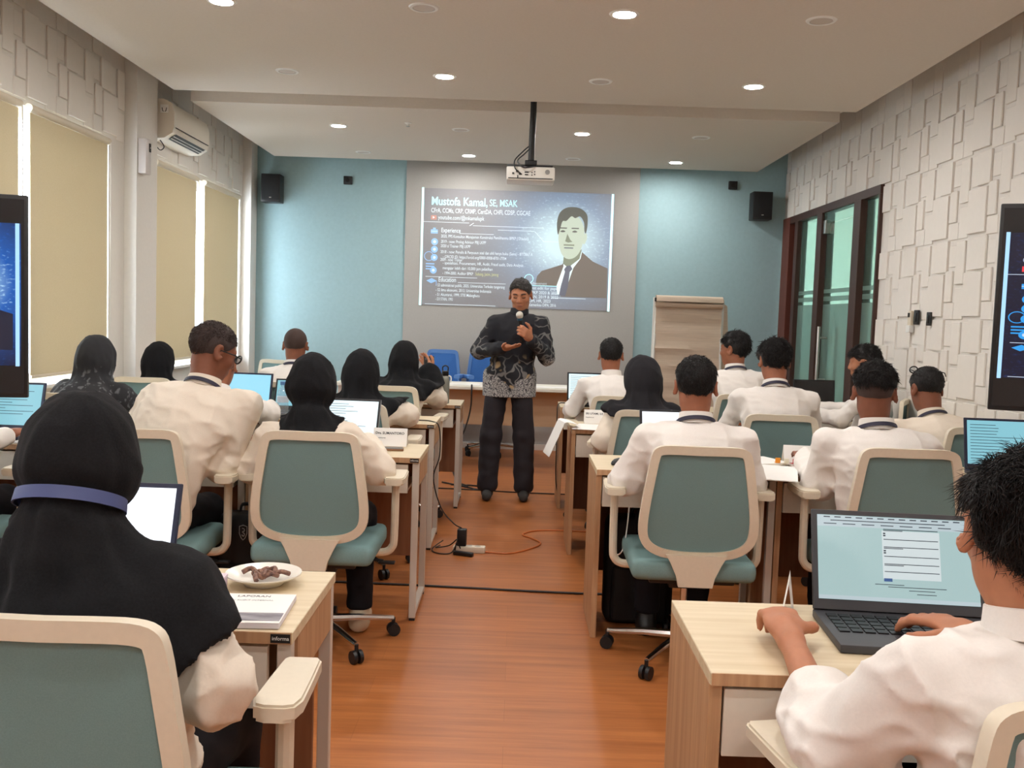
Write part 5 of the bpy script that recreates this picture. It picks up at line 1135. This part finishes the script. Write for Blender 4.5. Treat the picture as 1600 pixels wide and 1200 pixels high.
    if collar and scarf is None:
        ringmesh('collar', [(.070, -.010), (.074, -.008), (.067, .036), (.0615, .038)], 36, t, collar_m or shirt or M_shirt, basis(xx, yy, ax, N+ax*.022+yy*.004), 1.0, 1.02)
        if face or standing:
            pass
    if lanyard:
        if scarf is None: ringmesh('lanyard', [(.0765, -.008), (.0795, -.008), (.0775, .009), (.0745, .009)], 40, t, lanyard, basis(xx, nrm(yy+ax*-.25), nrm(ax+yy*.25), N+ax*.014+yy*.004), 1.04, 1.06)
    t['_n'] = 0; del t['_n']
    return dict(t=t, Hd=Hd, Rh=Rh, N=N, Sh=Sh, E=E, W=Wr, H=H, xx=xx, yy=yy, ax=ax, hd=hand_dir)
def strands(p, n, length, rad, tilt, mm, seed=1, jit=.35, part='hair'):
    src = [c for c in p['t'].children if c.name.split('.')[0] == part][0]; me = src.data
    nv = len(me.vertices); co = np.empty(nv*3, f32); me.vertices.foreach_get('co', co); co = co.reshape(-1, 3); no = np.empty(nv*3, f32); me.vertices.foreach_get('normal', no); no = no.reshape(-1, 3)
    q = (co-p['Hd'])@p['Rh']; nq = no@p['Rh']; rs = np.random.RandomState(seed)
    ok = np.argwhere(((q*nq).sum(1) > 0) & ~((np.abs(q[:, 0]) > .040) & (q[:, 2] < .058) & (q[:, 1] > -.058)))[:, 0]; ix = rs.choice(ok, n); b, nn = co[ix], no[ix]; qq = q[ix]
    fl = np.stack([qq[:, 0]*6, np.where(qq[:, 1] > .0, .55, -.5), -.45-np.clip(-(qq[:, 2]-.06)*9, -.4, 1.2)], 1)+rs.randn(n, 3)*jit; fl = fl@p['Rh'].T
    fl = fl-nn*(fl*nn).sum(1)[:, None]; fl /= np.maximum(np.linalg.norm(fl, axis=1), 1e-6)[:, None]
    l = length*(.55+.9*rs.rand(n))[:, None]; d1 = fl+nn*tilt; d1 /= np.linalg.norm(d1, axis=1)[:, None]; m1 = b+d1*l*.5; t1 = m1+(fl*.95+nn*tilt*.25)*l*.5
    sd = np.cross(fl, nn); V = np.stack([b-nn*.004-sd*rad, b-nn*.004+sd*rad, b-nn*.004+nn*rad*1.2, m1-sd*rad*.8, m1+sd*rad*.8, m1+nn*rad, t1], 1).reshape(-1, 3)
    k = np.arange(n)[:, None]*7; tri = np.array([[0, 1, 4], [0, 4, 3], [1, 2, 5], [1, 5, 4], [2, 0, 3], [2, 3, 5], [3, 4, 6], [4, 5, 6], [5, 3, 6]])
    F = (k[:, :, None]+tri[None]).reshape(-1, 3).astype(np.int32)
    m2 = bpy.data.meshes.new('hair_strands'); m2.vertices.add(len(V)); m2.vertices.foreach_set('co', V.astype(f32).ravel()); m2.loops.add(len(F)*3); m2.loops.foreach_set('vertex_index', F.ravel()); m2.polygons.add(len(F)); m2.polygons.foreach_set('loop_start', np.arange(0, len(F)*3, 3, dtype=np.int32)); m2.polygons.foreach_set('loop_total', np.full(len(F), 3, np.int32)); m2.polygons.foreach_set('use_smooth', np.ones(len(F), bool))
    m2.materials.append(mm); m2.update(); o = bpy.data.objects.new('hair_strands', m2); C.objects.link(o); o.parent = p['t']; o['kind'] = 'stuff'; return o
def headM(p): return basis(p['Rh'][:, 0], p['Rh'][:, 1], p['Rh'][:, 2], p['Hd'])
def glasses(p, on_top=False):
    g = MB(); 
    for s in (-1, 1):
        g.tube([(s*.034+.024*math.cos(a), .104, .012+.018*math.sin(a)) for a in [k*math.pi/8 for k in range(16)]], .0034, 6, closed=True); g.tube([(s*.058, .102, .016), (s*.078, .06, .016), (s*.082, -.005, .010), (s*.080, -.02, -.006)], .0030, 6)
    g.tube([(-.011, .105, .014), (0, .106, .018), (.011, .105, .014)], .0018, 6)
    M = headM(p)
    if on_top: M = M @ Matrix.Translation((0, -.055, .072)) @ R4(.42, 0, 0)
    o = g.build('glasses', M_black, p['t'], M=M)
    l = MB()
    for s in (-1, 1): l.poly([(s*.034+.022*math.cos(a), .104, .012+.016*math.sin(a)) for a in [k*math.pi/6 for k in range(12)]], [tuple(range(12))])
    l.build('lenses', M_bottle, o, M=M)
HM = dict
PP = {}
PP['L1'] = person('person in a black headscarf with a blue lanyard band, nearest on the left', (-.70, 1.635), 0, (-.755, 1.67, 1.108), 4, 8, female=True, scarf=M_hijab, hem=.755, skin='d', h=.008, hs=.008, shirt=M_shirtcream, bandz=1.058, fold=1.7, broad=1.05,
    elb=((-1.00, 1.62, .76), (-.485, 1.575, .765)), wri=((-.88, 1.86, .80), (-.66, 1.83, .80)), sleeve_r=1.1)
p = PP['L1']
ringmesh('lanyard', [(.0885, -.011), (.092, -.011), (.090, .011), (.0865, .011)], 48, p['t'], M_lanyblue, basis(A3((1, 0, 0)), nrm((0, 1, -.42)), nrm((0, .42, 1)), A3((p['N'][0]*.6+p['Hd'][0]*.4, p['N'][1]-.002, 1.058))), .99, 1.0)
PP['L2a'] = person('person in a black headscarf and cream shirt in the left aisle chair', (-.79, 3.90), 0, (-.845, 4.00, 1.082), 0, 14, female=True, scarf=M_hijab, hem=.86, hemk=(.09, 2.2), skin='d', shirt=M_shirtcream, shoes=M_shoecream, bandz=1.0, hs=.009, fold=1.4, elb=((-1.09, 3.98, .73), (-.56, 3.99, .74)), wri=((-.92, 4.30, .80), (-.66, 4.33, .80)), sleeve_r=1.2, legs_fwd=.26, legdx=.13)
PP['L2b'] = person('man with glasses in a cream shirt bending over the left desk, face in profile', (-1.47, 3.80), -4, (-1.285, 4.06, 1.205), -48, 24, 0, skin='c', shirt=M_shirtcream, hair='short', hairmat=M_hairbrown, hairkw=dict(vol=(.080, .101, .090), amp=.0015), lanyard=M_lany, h=.007, hs=.008, face=True, elb=((-1.66, 3.98, .76), (-1.205, 3.94, .735)), wri=((-1.50, 4.30, .80), (-1.16, 4.24, .80)), sleeve=(.95, .55), sleeve_r=1.25, broad=1.1, neckfwd=.075)
glasses(PP['L2b'])
PP['L2c'] = person('person at the left photo edge, only a hand and white sleeve showing', (-2.36, 3.82), 0, (-2.42, 3.92, 1.16), 0, 8, skin='b', hair='short', elb=((-2.62, 3.92, .76), (-2.27, 3.90, .745)), wri=((-2.54, 4.24, .80), (-2.245, 4.20, .795)))
PP['L3a'] = person('person in a black headscarf before the third left desk, cream sleeve at the aisle', (-.85, 5.12), 0, (-.855, 5.32, 1.052), -4, 16, female=True, scarf=M_hijab, hem=.84, skin='d', shirt=M_shirtcream, elb=((-1.12, 5.36, .80), (-.615, 5.44, .82)), wri=((-.95, 5.66, .80), (-.70, 5.68, .80)), sleeve_r=1.25)
PP['L3b'] = person('person in a white shirt hidden behind the man with glasses', (-1.58, 5.14), -4, (-1.66, 5.40, 1.06), 0, 24, skin='b', hair='short', elb=((-1.85, 5.40, .78), (-1.40, 5.42, .80)), wri=((-1.72, 5.66, .80), (-1.45, 5.68, .80)), sleeve_r=1.2, neckfwd=.09)
PP['L3c'] = person('person in a leaf-patterned dark headscarf by the window', (-2.38, 5.12), -8, (-2.345, 5.36, 1.082), -8, 10, female=True, scarf=M_leaf, hem=.76, skin='d')
PP['L4a'] = person('person in a black headscarf holding up a phone in the front row', (-.79, 6.36), -4, (-.765, 6.58, 1.072), -6, 12, female=True, scarf=M_hijab, hem=.83, skin='d', shirt=M_shirtcream, elb=((-1.05, 6.62, .80), (-.545, 6.72, .80)), wri=((-.92, 6.92, .80), (-.615, 6.86, .97)), curl=(.35, .55), hand_n=((0, 0, 1), (.4, 1, 0)), sleeve_r=1.25)
PP['L4b'] = person('man with close-cropped hair and white shirt before the blue wall', (-1.50, 6.38), 0, (-1.525, 6.62, 1.145), 2, 8, skin='c', hair='buzz', hairmat=M_fade, hairkw=dict(vol=(.078, .099, .087), c=(0, -.013, .034), amp=.0006), lanyard=M_lany)
PP['L4c'] = person('person in a black headscarf in the front row by the window', (-2.42, 6.38), 0, (-2.45, 6.58, 1.005), -12, 18, female=True, scarf=M_hijab, hem=.80, skin='d')
PP['R1'] = person('man in a white shirt typing on the large laptop, nearest on the right', (.81, 1.50), 8, (.806, 1.50, 1.080), -12, 12, 3, skin='a', hair='long', h=.006, hs=.007, fold=1.5, hairkw=dict(vol=(.087, .106, .096), c=(.0, -.016, .036), amp=.005, freq=110), elb=((.545, 1.535, .715), (1.10, 1.60, .76)), wri=((.553, 1.835, .79), (.93, 1.84, .80)), curl=(.75, .4), sleeve=(.34, .9), sleeve_r=1.3, broad=1.05, face=True)
PP['R2a'] = person('man in a white shirt in the right aisle chair, navy lanyard round his collar', (.73, 3.85), 0, (.745, 3.96, 1.132), -9, 10, skin='b', hair='short', hairkw=dict(vol=(.084, .102, .094), amp=.002), lanyard=M_lany, h=.008, hs=.008, elb=((.475, 3.96, .74), (.985, 3.95, .745)), wri=((.55, 4.27, .80), (.93, 4.25, .80)), sleeve_r=1.25, broad=1.08)
PP['R2b'] = person('man in a white shirt behind the large laptop, hair faded above his ears', (1.51, 3.86), 0, (1.490, 3.98, 1.130), -18, 10, skin='c', hair='top', fade=M_fade, hairkw=dict(vol=(.086, .108, .092), c=(0, -.006, .044), amp=.004), lanyard=M_lany, h=.008, hs=.008, elb=((1.285, 3.99, .745), (1.79, 4.02, .75)), wri=((1.315, 4.29, .80), (1.66, 4.30, .80)), sleeve_r=1.25, broad=1.12)
PP['R3a'] = person('person in a charcoal headscarf and cream shirt right of the aisle', (.74, 5.24), 6, (.705, 5.38, 1.07), 24, 14, female=True, scarf=M_hijabg, hem=.86, skin='d', shirt=M_shirtcream, elb=((.50, 5.26, .735), (.98, 5.36, .74)), wri=((.62, 5.50, .80), (.86, 5.62, .80)), sleeve_r=1.2)
PP['R3b'] = person('man with thick black hair and white shirt in front of the glass door', (1.42, 5.28), 0, (1.455, 5.42, 1.192), 4, 16, skin='b', hair='thick', hairkw=dict(vol=(.092, .108, .096), amp=.005, freq=120), lanyard=M_lany, hs=.009, broad=1.08, neckfwd=.07)
PP['R3c'] = person('man with glasses pushed up on his head beside the white relief wall', (2.32, 4.98), 4, (2.235, 5.22, 1.075), 10, 20, skin='c', hair='short', hairkw=dict(vol=(.080, .100, .089), amp=.001), lanyard=M_lany, shirt=M_shirtcream, h=.008, hs=.009, broad=1.05, neckfwd=.08)
glasses(PP['R3c'], True)
PP['R4a'] = person('man with short black hair in the front row nearest the presenter', (.70, 6.50), 2, (.662, 6.72, 1.145), -4, 8, skin='b', hair='short', hairkw=dict(vol=(.081, .101, .090), amp=.0015), elb=((.40, 6.72, .76), (.96, 6.72, .78)), wri=((.50, 7.08, .80), (.80, 7.08, .80)))
PP['R4b'] = person('man turning his head left in front of the flip chart', (1.55, 6.64), 4, (1.535, 6.78, 1.215), 48, 4, skin='b', hair='short', hairkw=dict(vol=(.085, .106, .098), amp=.006, freq=130), lanyard=M_lany, face=True, h=.008)
PP['R4c'] = person('man in profile sitting sideways in the front row near the glass door', (2.40, 6.60), 62, (2.42, 6.68, 1.155), 58, 8, skin='a', hair='top', fade=M_fade, hairkw=dict(vol=(.085, .108, .092), c=(0, -.008, .042), amp=.004), face=True, h=.008, elb=((2.22, 6.5, .78), (2.42, 6.95, .80)), wri=((2.02, 6.75, .80), (2.20, 7.06, .80)))
strands(PP['R1'], 9000, .042, .0010, .16, M_hair, 3, .28); strands(PP['R2a'], 3500, .018, .0012, .2, M_hair, 4); strands(PP['R2b'], 3500, .026, .0012, .2, M_hair, 5); strands(PP['R3b'], 3000, .032, .0015, .2, M_hair, 6); strands(PP['R4b'], 2000, .026, .0016, .35, M_hair, 7); strands(PP['R4c'], 2000, .026, .0016, .2, M_hair, 8); strands(PP['L2b'], 3000, .012, .0012, .6, M_hairbrown, 9); strands(PP['R3c'], 2000, .010, .0013, .6, M_hair, 10); strands(PP['R4a'], 1500, .015, .0018, .4, M_hair, 11)
# the presenter, standing and facing the room
pr = person('man in a dark batik shirt standing with a microphone at the front', (-.045, 7.36, .93), 180, (.018, 7.32, 1.560), 174, 16, 2, skin='a', hair='grey', hairmat=M_hairgrey, hairkw=dict(vol=(.084, .104, .092), amp=.004, freq=120), standing=True, feet=((-.135, .05), (.145, .06)), shirt=M_batik, h=.006, hs=.008, face=True,
    elb=((.235, 7.30, 1.10), (-.285, 7.30, 1.13)), wri=((.105, 7.09, 1.235), (-.095, 7.08, 1.165)), curl=(.95, .12), hand_n=((.35, -1, .1), (-.25, .35, -1)), sleeve=(.92, .92), sleeve_r=1.12, shoes=M_sock, collar=True, trous=mat('trousers_charcoal', srgb(38, 34, 40), rough=.85, noise=.1, scale=(200, 200, 200)))
Mh = headM(pr); strands(pr, 2500, .022, .0013, .12, M_hairgrey, 12)
for s in (-1, 1):
    MB().tube([(s*.017, .0875, .004), (s*.031, .0895, .001), (s*.045, .081, .004)], .0022, 6, smooth=3).build('eyelid_line', M_iris, pr['t'], M=Mh)
    MB().tube([(s*.014, .101, .030), (s*.03, .099, .035), (s*.047, .084, .030)], .0035, 6, smooth=3).build('eyebrow', M_hair, pr['t'], M=Mh)
MB().tube([(-.020, .092, -.060), (0, .100, -.058), (.020, .092, -.060)], .0032, 6, smooth=3).build('lips', M_lip, pr['t'], M=Mh)
# microphone in his left hand
t = thing('microphone', 'silver-headed handheld microphone in the presenter\'s hand', 'microphone', (.036, 7.075, 1.20)); t.rotation_euler = (math.radians(8), math.radians(-6), 0)
MB().lathe([(.010, 0), (.012, .01), (.014, .12), (.017, .165), (.020, .18)], n=18).build('handle', M_black, t); MB().lathe([(.0205, .175), (.0205, .19)], n=18).build('collar_band', mat('mic_teal', srgb(30, 70, 90), rough=.4), t); MB().sph((0, 0, .212), .027, 18, (1, 1, 1.1)).build('grille', mat('mic_grille', srgb(206, 200, 190), rough=.35, metal=.4, noise=.3, scale=(400, 400, 400)), t)
# phone held in the front row
phone((-.625, 6.90, 1.02), math.radians(10), 'phone held up by the front-row person in black', M_black, tilt=math.radians(65))
